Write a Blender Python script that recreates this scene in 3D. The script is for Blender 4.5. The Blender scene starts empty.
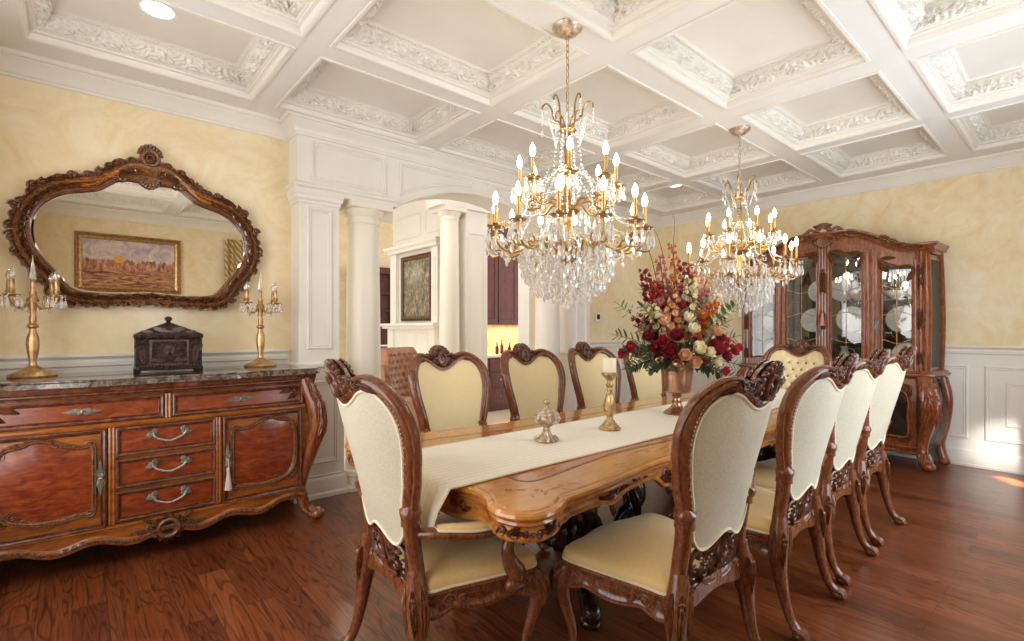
import bpy, math, random
from mathutils import Vector, Matrix
random.seed(7)
PI = math.pi
sc = bpy.context.scene
COL = sc.collection
sin, cos = math.sin, math.cos

# ------------------------------------------------------------------ mesh builder
class MB:
    def __init__(s): s.v = []; s.f = []
    def add(s, V, F):
        n = len(s.v); s.v.extend([tuple(p) for p in V]); s.f.extend([tuple(i + n for i in f) for f in F]); return s
    def box(s, x0, x1, y0, y1, z0, z1, c=0.0):
        if c <= 0:
            V = [(x, y, z) for x in (x0, x1) for y in (y0, y1) for z in (z0, z1)]
            return s.add(V, [(0, 1, 3, 2), (4, 6, 7, 5), (0, 4, 5, 1), (2, 3, 7, 6), (0, 2, 6, 4), (1, 5, 7, 3)])
        X = (x0, x1); Y = (y0, y1); Z = (z0, z1); sg = (1, -1)
        V = []; I = {}
        for i in (0, 1):
            for j in (0, 1):
                for k in (0, 1):
                    p = (X[i], Y[j], Z[k]); d = (sg[i] * c, sg[j] * c, sg[k] * c)
                    for ax in range(3):
                        q = list(p)
                        for b in range(3):
                            if b != ax: q[b] += d[b]
                        I[(i, j, k, ax)] = len(V); V.append(q)
        F = []
        for ax in range(3):
            a, b = [t for t in range(3) if t != ax]
            for e in (0, 1):
                def key(u, w):
                    t = [0, 0, 0]; t[ax] = e; t[a] = u; t[b] = w; return I[(t[0], t[1], t[2], ax)]
                F.append((key(0, 0), key(1, 0), key(1, 1), key(0, 1)))
        for ax in range(3):
            a, b = [t for t in range(3) if t != ax]
            for u in (0, 1):
                for w in (0, 1):
                    def key(e, face):
                        t = [0, 0, 0]; t[ax] = e; t[a] = u; t[b] = w; return I[(t[0], t[1], t[2], face)]
                    F.append((key(0, a), key(1, a), key(1, b), key(0, b)))
        for i in (0, 1):
            for j in (0, 1):
                for k in (0, 1): F.append((I[(i, j, k, 0)], I[(i, j, k, 1)], I[(i, j, k, 2)]))
        return s.add(V, F)
    def grid(s, f, nu, nv, cu=False, cv=False):
        V = [f(i / (nu if cu else nu - 1), j / (nv if cv else nv - 1)) for i in range(nu) for j in range(nv)]
        F = []
        for i in range(nu if cu else nu - 1):
            for j in range(nv if cv else nv - 1):
                a, b = (i + 1) % nu, (j + 1) % nv
                F.append((i * nv + j, a * nv + j, a * nv + b, i * nv + b))
        return s.add(V, F)
    def lathe(s, prof, c=(0, 0, 0), n=24, lob=0, la=0.0, lz=None, axis='z'):
        V = []; F = []
        for r, z in prof:
            for k in range(n):
                a = 2 * PI * k / n
                am = la if (lz is None or lz[0] <= z <= lz[1]) else 0
                rr = r * (1 + am * cos(lob * a)) if lob else r
                p = (rr * cos(a), rr * sin(a), z)
                if axis == 'y': p = (p[0], -p[2], p[1])
                if axis == 'x': p = (p[2], p[0], p[1])
                V.append((c[0] + p[0], c[1] + p[1], c[2] + p[2]))
        m = len(prof)
        for i in range(m - 1):
            for k in range(n):
                b = (k + 1) % n
                F.append((i * n + k, i * n + b, (i + 1) * n + b, (i + 1) * n + k))
        if prof[0][0] > 1e-5: F.append(tuple(range(n - 1, -1, -1)))
        if prof[-1][0] > 1e-5: F.append(tuple((m - 1) * n + k for k in range(n)))
        return s.add(V, F)
    def tube(s, P, r, n=8, closed=False, fl=(1, 1), cap=True):
        P = [Vector(p) for p in P]; m = len(P)
        R = r if isinstance(r, (list, tuple)) else [r] * m
        T = []
        for i in range(m):
            a = P[(i - 1) % m] if (closed or i > 0) else P[i]
            b = P[(i + 1) % m] if (closed or i < m - 1) else P[i]
            t = b - a; T.append(t.normalized() if t.length > 1e-9 else Vector((0, 0, 1)))
        up = Vector((0, 0, 1)) if abs(T[0].z) < .9 else Vector((0, 1, 0))
        N = (up - T[0] * up.dot(T[0])).normalized()
        V = []
        for i in range(m):
            N = (N - T[i] * N.dot(T[i])).normalized(); B = T[i].cross(N)
            for k in range(n):
                a = 2 * PI * k / n
                V.append(P[i] + N * (cos(a) * R[i] * fl[0]) + B * (sin(a) * R[i] * fl[1]))
        F = []
        for i in range(m if closed else m - 1):
            j = (i + 1) % m
            for k in range(n):
                b = (k + 1) % n
                F.append((i * n + k, j * n + k, j * n + b, i * n + b))
        if not closed and cap:
            F.append(tuple(range(n))); F.append(tuple((m - 1) * n + k for k in range(n - 1, -1, -1)))
        return s.add(V, F)
    def ball(s, c, r, n=10, m=7):
        rx, ry, rz = r if isinstance(r, (tuple, list)) else (r, r, r)
        V = [(c[0], c[1], c[2] - rz)]
        for i in range(1, m):
            t = PI * i / m
            for k in range(n):
                a = 2 * PI * k / n
                V.append((c[0] + rx * sin(t) * cos(a), c[1] + ry * sin(t) * sin(a), c[2] - rz * cos(t)))
        V.append((c[0], c[1], c[2] + rz)); F = []
        for k in range(n):
            b = (k + 1) % n
            F.append((0, 1 + b, 1 + k))
            for i in range(m - 2): F.append((1 + i * n + k, 1 + i * n + b, 1 + (i + 1) * n + b, 1 + (i + 1) * n + k))
            F.append((1 + (m - 2) * n + k, 1 + (m - 2) * n + b, len(V) - 1))
        return s.add(V, F)
    def prism(s, poly, fn, h0, h1):
        n = len(poly)
        V = [fn(a, b, h0) for a, b in poly] + [fn(a, b, h1) for a, b in poly]
        F = [tuple(range(n)), tuple(range(2 * n - 1, n - 1, -1))]
        for i in range(n):
            j = (i + 1) % n; F.append((i, i + n, j + n, j))
        return s.add(V, F)
    def ribbon(s, path, sec, mp, closed=False, wid=None, cap=True, hs=None):
        """path: 2D points; sec: closed list of (in-plane offset, height); mp(a,b,h) -> 3D"""
        m = len(path); k = len(sec); V = []
        for i in range(m):
            a = path[(i - 1) % m] if (closed or i > 0) else path[i]
            b = path[(i + 1) % m] if (closed or i < m - 1) else path[i]
            tx, ty = b[0] - a[0], b[1] - a[1]; l = math.hypot(tx, ty) or 1
            nx, ny = -ty / l, tx / l
            w = wid[i] if wid else 1; hh = hs[i] if hs else w
            for o, h in sec: V.append(mp(path[i][0] + nx * o * w, path[i][1] + ny * o * w, h * hh))
        F = []
        for i in range(m if closed else m - 1):
            j = (i + 1) % m
            for q in range(k):
                r = (q + 1) % k
                F.append((i * k + q, j * k + q, j * k + r, i * k + r))
        if not closed and cap:
            F.append(tuple(range(k))); F.append(tuple((m - 1) * k + q for q in range(k - 1, -1, -1)))
        return s.add(V, F)
    def mould(s, path, prof, mp, closed=True, inward=1):
        """mitred moulding: path corners 2D, prof list of (offset, height)"""
        m = len(path); k = len(prof); V = []
        for i in range(m):
            p = Vector(path[i])
            ds = []
            if closed or i > 0: ds.append((p - Vector(path[(i - 1) % m])).normalized())
            if closed or i < m - 1: ds.append((Vector(path[(i + 1) % m]) - p).normalized())
            ns = [Vector((-d.y, d.x)) * inward for d in ds]
            if len(ns) == 2:
                q = (ns[0] + ns[1]); den = 1 + ns[0].dot(ns[1]); q = q / den if den > .05 else ns[0]
            else: q = ns[0]
            for o, h in prof: V.append(mp(p.x + q.x * o, p.y + q.y * o, h))
        F = []
        for i in range(m if closed else m - 1):
            j = (i + 1) % m
            for a in range(k - 1): F.append((i * k + a, j * k + a, j * k + a + 1, i * k + a + 1))
        return s.add(V, F)
    def fill(s, out, cen, mp, dome=0.0, rings=8, base=0.0, pw=2.0, fn=None, back=None):
        """fill a star-shaped outline with a domed surface"""
        n = len(out); V = []; F = []
        for i in range(rings):
            q = 1 - i / rings
            for a, b in out:
                x = cen[0] + (a - cen[0]) * q; y = cen[1] + (b - cen[1]) * q
                h = base + dome * (1 - q ** pw) + (fn(x, y) * min(1, (1 - q) * 4) if fn else 0)
                V.append(mp(x, y, h))
        V.append(mp(cen[0], cen[1], base + dome + (fn(cen[0], cen[1]) if fn else 0)))
        for i in range(rings - 1):
            for k in range(n):
                b = (k + 1) % n
                F.append((i * n + k, i * n + b, (i + 1) * n + b, (i + 1) * n + k))
        for k in range(n): F.append(((rings - 1) * n + k, (rings - 1) * n + (k + 1) % n, len(V) - 1))
        if back is not None:
            m = len(V); V += [mp(a, b, back) for a, b in out]
            for k in range(n):
                b = (k + 1) % n; F.append((k, m + k, m + b, b))
            F.append(tuple(m + k for k in range(n)))
        return s.add(V, F)
    def xf(s, M):
        s.v = [tuple(M @ Vector(p)) for p in s.v]; return s
    def copy_of(s, o, M=None):
        return s.add([tuple(M @ Vector(p)) for p in o.v] if M else o.v, o.f)
    def build(s, name, mat, parent=None, smooth=True, ang=38, bevel=0, **pr):
        me = bpy.data.meshes.new(name); me.from_pydata(s.v, [], s.f); me.materials.append(mat)
        me.validate()
        if smooth:
            me.shade_smooth(); me.set_sharp_from_angle(angle=math.radians(ang))
        o = bpy.data.objects.new(name, me); COL.objects.link(o)
        if parent is not None: o.parent = parent
        if bevel:
            b = o.modifiers.new('bevel', 'BEVEL'); b.width = bevel; b.segments = 2; b.limit_method = 'ANGLE'
        for k, val in pr.items():
            if val: o[{'cat': 'category'}.get(k, k)] = val
        return o

def recalc(o):
    import bmesh
    bm = bmesh.new(); bm.from_mesh(o.data); bmesh.ops.recalc_face_normals(bm, faces=bm.faces); bm.to_mesh(o.data); bm.free(); return o

def thing(name, label, cat, loc=(0, 0, 0), rz=0, group=None):
    o = bpy.data.objects.new(name, None); COL.objects.link(o); o.empty_display_size = .1
    o.location = loc; o.rotation_euler = (0, 0, rz); o['label'] = label; o['category'] = cat
    if group: o['group'] = group
    return o
def kids(o): return [c for c in bpy.data.objects if c.parent == o]
def dup(root, loc, rz=0, label=None, group=None):
    tree = {}
    for c in bpy.data.objects:
        if c.parent: tree.setdefault(c.parent.name, []).append(c)
    def rec(o, par):
        c = o.copy(); COL.objects.link(c)
        if par: c.parent = par
        for ch in tree.get(o.name, []): rec(ch, c)
        return c
    r = rec(root, None); r.location = loc; r.rotation_euler = (0, 0, rz)
    if label: r['label'] = label
    if group: r['group'] = group
    return r

def spl(P, n=6, closed=False):
    """Catmull-Rom"""
    m = len(P); out = []; D = len(P[0])
    for i in range(m if closed else m - 1):
        g = lambda k: P[k % m] if closed else P[max(0, min(m - 1, k))]
        a, b, c, d = g(i - 1), g(i), g(i + 1), g(i + 2)
        for j in range(n):
            t = j / n
            out.append(tuple(.5 * (2 * b[q] + (c[q] - a[q]) * t + (2 * a[q] - 5 * b[q] + 4 * c[q] - d[q]) * t * t + (3 * b[q] - a[q] - 3 * c[q] + d[q]) * t ** 3) for q in range(D)))
    if not closed: out.append(tuple(P[-1]))
    return out
def RND(w, h, n=6, base=0.0):
    """half round section"""
    return [(w * cos(PI * k / n), base + h * sin(PI * k / n)) for k in range(n + 1)]
def spiral(cx, cy, r0, r1, a0, turns, n=22):
    return [(cx + (r0 + (r1 - r0) * t) * cos(a0 + turns * 2 * PI * t), cy + (r0 + (r1 - r0) * t) * sin(a0 + turns * 2 * PI * t)) for t in [i / (n - 1) for i in range(n)]]
def scroll(mb, mp, cx, cy, r, a0=0, dr=1, w=.006, h=.006, turns=1.5, tail=None):
    P = spiral(cx, cy, r, r * .2, a0, turns * dr, int(16 * turns))
    if tail: P = spl(tail + [P[0]], 5)[:-1] + P
    W = [.45 + .55 * sin(PI * min(1, (i / (len(P) - 1)) * 1.4 + .15)) ** .6 if i / (len(P) - 1) < .6 else 1 - .5 * (i / (len(P) - 1) - .6) / .4 for i in range(len(P))]
    mb.ribbon(P, RND(w, h, 5), mp, wid=W)
    e = P[-1]; mb.fill([(cx + r * .3 * cos(2 * PI * k / 8), cy + r * .3 * sin(2 * PI * k / 8)) for k in range(8)], (cx, cy), mp, h * 1.2, 2)
def leaf(mb, mp, x, y, a, L, W, h=.008, bend=0.5, ribs=3):
    """acanthus leaf: raised, lobed, curling"""
    nu, nv = 12, 13
    def f(u, v):
        t = u; ang = a + bend * t
        px = x + L * t * cos(a + bend * t * .5); py = y + L * t * sin(a + bend * t * .5)
        ww = W * (sin(PI * min(1, t * .92 + .08)) ** .7) * (1 + .22 * abs(sin(t * PI * ribs)))
        o = (v - .5) * 2
        nx, ny = -sin(ang), cos(ang)
        hh = h * (sin(PI * (.12 + .88 * t)) ** .5 if t < .98 else .3) * (1 - o * o) ** .5 * (.75 + .5 * cos(o * PI * 3.0)) + h * .15 * cos(t * ribs * 2 * PI)
        return mp(px + nx * o * ww - cos(ang) * abs(o) * W * .3, py + ny * o * ww - sin(ang) * abs(o) * W * .3, max(0, hh))
    mb.grid(f, nu, nv)
def shell(mb, mp, x, y, a, R, spread=2.4, n=7, h=.012, r0=.25, w=None):
    for k in range(n):
        t = a - spread / 2 + spread * k / (n - 1)
        L = R * (1 - .12 * abs(k - (n - 1) / 2) / ((n - 1) / 2))
        P = [(x + cos(t) * R * r0 + cos(t) * (L - R * r0) * s, y + sin(t) * R * r0 + sin(t) * (L - R * r0) * s) for s in [0, .25, .5, .75, .92, 1]]
        ww = (w or R * spread / n * .55)
        mb.ribbon(P, RND(ww, h, 5), mp, wid=[.35, .55, .8, 1, .9, .45])

# ------------------------------------------------------------------ materials
def lin(c):
    if isinstance(c, str): c = tuple(int(c[i:i + 2], 16) / 255 for i in (0, 2, 4))
    return tuple((x / 12.92 if x <= .04045 else ((x + .055) / 1.055) ** 2.4) for x in c) + (1,)
class Mat:
    def __init__(s, name):
        s.m = bpy.data.materials.new(name); s.m.use_nodes = True; s.t = s.m.node_tree; s.N = s.t.nodes; s.L = s.t.links
        s.b = s.N['Principled BSDF']; s.out = s.N['Material Output']
    def n(s, ty, **k):
        x = s.N.new(ty)
        for a, b in k.items():
            if a in x.inputs.keys(): x.inputs[a].default_value = b
            else: setattr(x, a, b)
        return x
    def l(s, a, b): s.L.new(a, b)
    def coord(s, sc_=(1, 1, 1), rot=(0, 0, 0), kind='Object'):
        t = s.n('ShaderNodeTexCoord'); m = s.n('ShaderNodeMapping'); s.l(t.outputs[kind], m.inputs[0])
        m.inputs['Scale'].default_value = sc_; m.inputs['Rotation'].default_value = rot; return m.outputs[0]
    def noise(s, co, scale=5, det=4, dist=0, rough=.5):
        x = s.n('ShaderNodeTexNoise'); x.inputs['Scale'].default_value = scale; x.inputs['Detail'].default_value = det
        x.inputs['Distortion'].default_value = dist; x.inputs['Roughness'].default_value = rough
        if co is not None: s.l(co, x.inputs['Vector'])
        return x.outputs['Fac']
    def ramp(s, fac, stops):
        r = s.n('ShaderNodeValToRGB'); e = r.color_ramp.elements
        e[0].position = stops[0][0]; e[0].color = lin(stops[0][1]); e[1].position = stops[-1][0]; e[1].color = lin(stops[-1][1])
        for p, c in stops[1:-1]: q = e.new(p); q.color = lin(c)
        s.l(fac, r.inputs[0]); return r.outputs[0]
    def mix(s, fac, a, b, mode='MIX'):
        x = s.n('ShaderNodeMix'); x.data_type = 'RGBA'; x.blend_type = mode
        for sock, val in ((x.inputs[0], fac), (x.inputs[6], a), (x.inputs[7], b)):
            if hasattr(val, 'links') or isinstance(val, bpy.types.NodeSocket): s.l(val, sock)
            else: sock.default_value = val if not isinstance(val, str) else lin(val)
        return x.outputs[2]
    def bump(s, h, st=.3, dist=.01):
        b = s.n('ShaderNodeBump'); b.inputs['Strength'].default_value = st; b.inputs['Distance'].default_value = dist
        s.l(h, b.inputs['Height']); s.l(b.outputs[0], s.b.inputs['Normal'])
    def set(s, **k):
        for a, v in k.items(): s.b.inputs[a.replace('_', ' ')].default_value = v
        return s
def plain(name, col, rough=.5, metal=0, **k):
    m = Mat(name); m.b.inputs['Base Color'].default_value = lin(col); m.set(Roughness=rough, Metallic=metal, **k); return m.m
def mottle(name, a, b, scale=6, rough=.5, metal=0, bump=0, det=4, dist=0, stops=(.35, .65), bs=None, **k):
    m = Mat(name); c = m.coord(); f = m.noise(c, scale, det, dist)
    m.l(m.ramp(f, [(stops[0], a), (stops[1], b)]), m.b.inputs['Base Color']); m.set(Roughness=rough, Metallic=metal, **k)
    if bump: m.bump(m.noise(c, bs or scale * 3, 3), bump, .005)
    return m.m
def wood(name, a, b, c, sc_=(14, 14, 2), rough=.28, coat=.35, kind='Object', ring=.0, rot=(0, 0, 0), spec=.5):
    m = Mat(name); co = m.coord(sc_, rot, kind)
    f = m.noise(co, 2.2, 6, .8, .6); f2 = m.noise(co, 9, 3, .2)
    g = m.n('ShaderNodeMath', operation='MULTIPLY_ADD'); m.l(f2, g.inputs[0]); g.inputs[1].default_value = .3; m.l(f, g.inputs[2])
    m.l(m.ramp(g.outputs[0], [(.42, a), (.62, b), (.85, c)]), m.b.inputs['Base Color'])
    m.set(Roughness=rough, Coat_Weight=coat, Coat_Roughness=.12, Specular_IOR_Level=spec)
    m.bump(f2, .06, .003); return m.m

M = {}
M['white'] = mottle('white_paint', 'e4dfd6', 'e9e4db', 3, .42)
M['white2'] = mottle('column_paint', 'e8e0d0', 'ece4d6', 2, .38)
M['ceil'] = mottle('ceiling_paint', 'e3e0db', 'e8e5e0', 2, .55)
def wallmat():
    m = Mat('yellow_faux_plaster'); c = m.coord()
    f = m.noise(c, 1.1, 5, 1.2, .6); f2 = m.noise(c, 3.1, 6, 2.5, .65); f3 = m.noise(c, 14, 3)
    a = m.ramp(f, [(.32, 'e2cb9c'), (.5, 'e9d8b0'), (.68, 'f0e3ca')])
    b = m.ramp(f2, [(.35, 'dfc08a'), (.6, 'f1e4c8')])
    m.l(m.mix(.4, a, b), m.b.inputs['Base Color']); m.set(Roughness=.62); m.bump(f3, .08, .004); return m.m
M['wall'] = wallmat()
def floormat():
    m = Mat('dark_oak_planks'); t = m.n('ShaderNodeTexCoord'); mp = m.n('ShaderNodeMapping'); m.l(t.outputs['Object'], mp.inputs[0])
    mp.inputs['Rotation'].default_value = (0, 0, PI / 2)
    br = m.n('ShaderNodeTexBrick'); m.l(mp.outputs[0], br.inputs['Vector'])
    br.inputs['Scale'].default_value = 1; br.inputs['Brick Width'].default_value = 1.35; br.inputs['Row Height'].default_value = .128
    br.inputs['Mortar Size'].default_value = .0012; br.inputs['Mortar Smooth'].default_value = .2; br.offset = .37; br.offset_frequency = 2; br.squash = 1
    br.inputs['Color1'].default_value = (0, 0, 0, 1); br.inputs['Color2'].default_value = (1, 1, 1, 1); br.inputs['Mortar'].default_value = (.5, .5, .5, 1); br.inputs['Bias'].default_value = 0
    # per plank shift of the grain
    sh = m.n('ShaderNodeVectorMath', operation='SCALE'); m.l(br.outputs['Color'], sh.inputs[0]); sh.inputs['Scale'].default_value = 23.0
    ad = m.n('ShaderNodeVectorMath', operation='ADD'); m.l(t.outputs['Object'], ad.inputs[0]); m.l(sh.outputs[0], ad.inputs[1])
    ms = m.n('ShaderNodeMapping'); m.l(ad.outputs[0], ms.inputs[0]); ms.inputs['Scale'].default_value = (8, .8, 1)
    n1 = m.n('ShaderNodeTexNoise'); m.l(ms.outputs[0], n1.inputs['Vector']); n1.inputs['Scale'].default_value = 1.0; n1.inputs['Detail'].default_value = 2; n1.inputs['Distortion'].default_value = .6
    sn = m.n('ShaderNodeMath', operation='MULTIPLY'); m.l(n1.outputs['Fac'], sn.inputs[0]); sn.inputs[1].default_value = 90
    sn2 = m.n('ShaderNodeMath', operation='SINE'); m.l(sn.outputs[0], sn2.inputs[0])
    ms2 = m.n('ShaderNodeMapping'); m.l(ad.outputs[0], ms2.inputs[0]); ms2.inputs['Scale'].default_value = (120, 4, 1)
    n2 = m.noise(ms2.outputs[0], 1, 3, .2)
    base = m.ramp(br.outputs['Color'], [(0, '66331a'), (.35, '804425'), (.7, '91502c'), (1, '723b20')])
    rings = m.ramp(sn2.outputs[0], [(0.0, 'ffffff'), (.6, 'f4ece4'), (.93, 'a08a7c'), (1, '7a6454')])
    g = m.ramp(n2, [(.3, '9c8778'), (.65, 'ffffff')])
    c = m.mix(.7, base, rings, 'MULTIPLY'); c = m.mix(.6, c, g, 'MULTIPLY')
    mo = m.mix(br.outputs['Fac'], c, (.012, .005, .003, 1))
    m.l(mo, m.b.inputs['Base Color']); m.set(Roughness=.3, Coat_Weight=.25, Coat_Roughness=.18)
    m.bump(n2, .1, .002); return m.m
M['floor'] = floormat()
M['tile'] = mottle('beige_tile', 'd8c8ac', 'e0d2ba', 2, .3)
M['chair'] = wood('carved_chair_walnut', '452214', '6e3c22', '8a5534', (38, 38, 12), .26, .35)
M['chairdark'] = wood('dark_carved_walnut', '3a1d14', '58301f', '784a33', (38, 38, 12), .24, .45)
M['tabletop'] = wood('honey_table_border', 'a8642a', 'bd7c36', 'cd9048', (3, 22, 10), .2, .6)
M['tableinlay'] = wood('red_burl_table_field', '98501f', 'aa602c', 'b87038', (2, 12, 10), .18, .7)
M['tableedge'] = wood('table_edge_maple', '6e3710', 'a4622a', 'c2813c', (5, 5, 12), .22, .6)
M['pedestal'] = wood('black_carved_pedestal', '150b08', '291510', '3c231a', (9, 9, 9), .25, .5)
M['drawer'] = wood('mahogany_veneer', '5c2011', '7c3218', '984822', (5, 9, 16), .22, .5)
M['side'] = wood('orange_sideboard_wood', '6c3216', '90501f', 'a8652e', (3, 10, 14), .25, .5)
M['sidedark'] = wood('antiqued_walnut_trim', '3a1a0f', '5e2f1c', '86523a', (12, 12, 12), .3, .4)
M['cab'] = wood('cherry_cabinet_wood', '542411', '7a3f20', '985830', (26, 26, 6), .24, .4)
M['cabdark'] = plain('cabinet_interior', '3a241a', .6)
M['black'] = plain('black_and_painted_shade', '120a07', .7)  # black of screen and wick, also the medallion's painted shade
M['gold'] = mottle('antique_gilt', 'a88258', 'cfaf80', 30, .36, .85, .15)
M['brightgold'] = mottle('gilt_brass', 'a07c48', 'c6a56e', 25, .30, 1.0, .1)
M['pewter'] = mottle('antique_pewter', '9a958c', 'cfc8bc', 60, .38, .55, .2)
M['copper'] = mottle('rose_copper', 'a07862', 'c09c84', 8, .26, .9)
M['silvergold'] = mottle('champagne_patina', 'a08466', 'd9cbb6', 45, .35, .7, .4)
M['candlegold'] = mottle('crackled_gold', '8f6f42', 'd8bd86', 35, .35, .75, .4)
M['wax'] = plain('ivory_wax', 'f3ead0', .5, Subsurface_Weight=.2)
def fabric(name, a, b, scale=260, rough=.85, bs=.35, sheen=.3):
    m = Mat(name); c = m.coord(); f = m.noise(c, scale, 2); g = m.noise(c, 9, 3)
    m.l(m.mix(m.noise(c, scale * .7, 1), lin(a), lin(b)), m.b.inputs['Base Color']); m.set(Roughness=rough, Sheen_Weight=sheen); m.bump(f, bs, .002); return m.m
M['cream'] = fabric('cream_silk_upholstery', 'ead9a8', 'e0cc98', 120, .6, .10)
M['seat'] = fabric('gold_cream_seat_fabric', 'e4c488', 'd6b174', 160, .6, .15)
M['backfab'] = fabric('pebbled_ivory_back_fabric', 'ccc2aa', 'aca288', 190, .8, .5)
M['tuft'] = fabric('tufted_cream_upholstery', 'e8d5a8', 'dec897', 120, .55, .1)
M['piping'] = plain('ivory_piping', 'e3d6b8', .7)
def runner():
    m = Mat('cream_ribbed_runner'); c = m.coord((1, 1, 1)); w = m.n('ShaderNodeTexWave'); w.bands_direction = 'Y'; m.l(c, w.inputs[0])
    w.inputs['Scale'].default_value = 9; w.inputs['Distortion'].default_value = 2.2; w.inputs['Detail'].default_value = 2; w.inputs['Detail Scale'].default_value = 1.5
    m.l(m.ramp(w.outputs['Fac'], [(.2, 'f8f1e2'), (.8, 'efe5d0')]), m.b.inputs['Base Color']); m.set(Roughness=.6, Sheen_Weight=.3); m.bump(w.outputs['Fac'], .18, .003); return m.m
M['runner'] = runner()
M['leather'] = mottle('brown_tufted_leather', '8d5a3e', 'ab7856', 9, .45)
def marble():
    m = Mat('brown_marble'); c = m.coord(); f = m.noise(c, 11, 8, 1.6, .65); v = m.noise(c, 30, 5, 2.0, .7)
    a = m.ramp(f, [(.33, '241b19'), (.47, '4a3a33'), (.56, '8a786c'), (.64, '44342d'), (.8, '2b211e')])
    b = m.ramp(v, [(.5, '3b2e29'), (.68, 'b8aa9e')])
    m.l(m.mix(.3, a, b), m.b.inputs['Base Color']); m.set(Roughness=.08, Coat_Weight=.5); return m.m
M['marble'] = marble()
def glassm(name, tint=(1, 1, 1, 1), mixf=.12, rough=0.0):
    m = Mat(name); m.N.remove(m.b); tr = m.n('ShaderNodeBsdfTransparent'); tr.inputs[0].default_value = tint
    gl = m.n('ShaderNodeBsdfGlossy'); gl.inputs['Roughness'].default_value = rough
    mx = m.n('ShaderNodeMixShader'); mx.inputs[0].default_value = mixf
    m.l(tr.outputs[0], mx.inputs[1]); m.l(tr.outputs[0], mx.inputs[1]); m.l(gl.outputs[0], mx.inputs[2]); m.l(mx.outputs[0], m.out.inputs[0]); return m.m
M['pane'] = glassm('window_glass', mixf=.05)
M['cabglass'] = glassm('cabinet_glass', (.93, .95, .94, 1), .16)
def crystal(name='cut_crystal', dif=.24):
    m = Mat(name); m.N.remove(m.b)
    g = m.n('ShaderNodeBsdfGlass'); g.inputs['IOR'].default_value = 1.55; g.inputs['Roughness'].default_value = .02; g.inputs[0].default_value = (1, .98, .95, 1)
    t = m.n('ShaderNodeBsdfTransparent'); t.inputs[0].default_value = (.97, .95, .92, 1); gl = m.n('ShaderNodeBsdfGlossy'); gl.inputs['Roughness'].default_value = .04
    a = m.n('ShaderNodeMixShader'); a.inputs[0].default_value = .45; m.l(t.outputs[0], a.inputs[1]); m.l(gl.outputs[0], a.inputs[2])
    x = m.n('ShaderNodeMixShader'); x.inputs[0].default_value = .5; m.l(a.outputs[0], x.inputs[1]); m.l(g.outputs[0], x.inputs[2])
    df = m.n('ShaderNodeBsdfDiffuse'); df.inputs[0].default_value = (1, .99, .96, 1); y = m.n('ShaderNodeMixShader'); y.inputs[0].default_value = dif; m.l(x.outputs[0], y.inputs[1]); m.l(df.outputs[0], y.inputs[2]); m.l(y.outputs[0], m.out.inputs[0]); return m.m
M['crystal'] = crystal()
M['mirror'] = plain('silvered_glass', 'f2f0e8', .01, 1.0)
def emit(name, col, st):
    m = Mat(name); m.set(Emission_Strength=st); m.b.inputs['Emission Color'].default_value = lin(col); m.b.inputs['Base Color'].default_value = lin(col); return m.m
M['bulb'] = emit('lit_bulb', 'fff0d4', 14)
M['downlight'] = emit('lit_downlight', 'fff1dc', 12)
M['offbulb'] = crystal('clear_bulb_glass', 0)
M['china'] = plain('white_china', 'f0ede6', .12)
M['darkframe'] = wood('picture_frame_dark', '2d1510', '4b241a', '6d3a28', (12, 12, 12), .3, .4)
M['kitchen'] = wood('dark_cherry_cabinet', '3a1510', '552018', '6a2c1f', (10, 10, 2), .5, 0)
M['book'] = wood('bookcase_mahogany', '2b0f0a', '46190f', '5b2617', (10, 10, 2), .5, 0)
M['splash'] = mottle('golden_stone_splash', 'd9a45c', 'f0d49a', 7, .3, 0, 0, 6, 1.5)
M['mframe'] = wood('mirror_frame_wood', '56321c', '7c5030', 'a87a4c', (26, 26, 26), .3, .35)
M['mcarve'] = wood('mirror_carving_wood', '472819', '6c432d', '94653f', (38, 38, 26), .26, .45)
M['oldmirror'] = plain('cabinet_back_mirror', '54463c', .2, .5)
M['box'] = mottle('dark_lacquer', '150f10', '33231f', 40, .25)
M['boxcarve'] = mottle('rosy_carved_lacquer', '42302e', '6e5652', 60, .3, .3)
M['jar'] = mottle('dark_red_lid', '2a1512', '4d2c24', 40, .3)
# ------------------------------------------------------------------ room
XW, XE, YS, YN, ZB, ZT = -.54, 6.63, -.48, 4.27, 2.99, 3.145
def holes(mb, a0, a1, z0, z1, H, mp, t):
    """wall slab in the plane (a,z) with rectangular holes, thickness t"""
    A = sorted({a0, a1} | {h[0] for h in H} | {h[1] for h in H}); Z = sorted({z0, z1} | {h[2] for h in H} | {h[3] for h in H})
    for i in range(len(A) - 1):
        for j in range(len(Z) - 1):
            ca, cz = (A[i] + A[i + 1]) / 2, (Z[j] + Z[j + 1]) / 2
            if any(h[0] < ca < h[1] and h[2] < cz < h[3] for h in H): continue
            V = [mp(a, z, b) for a in A[i:i + 2] for z in Z[j:j + 2] for b in (0, t)]
            mb.add(V, [(0, 1, 3, 2), (4, 6, 7, 5), (0, 4, 5, 1), (2, 3, 7, 6), (0, 2, 6, 4), (1, 5, 7, 3)])
    return mb
ST = dict(kind='structure')
MB().box(-.8, 7.0, -.8, 4.36, -.08, 0).build('floor', M['floor'], None, False, **ST)
MB().box(-3.5, 12, 4.36, 13, -.08, 0).build('floor_hall', M['tile'], None, False, **ST)
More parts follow.
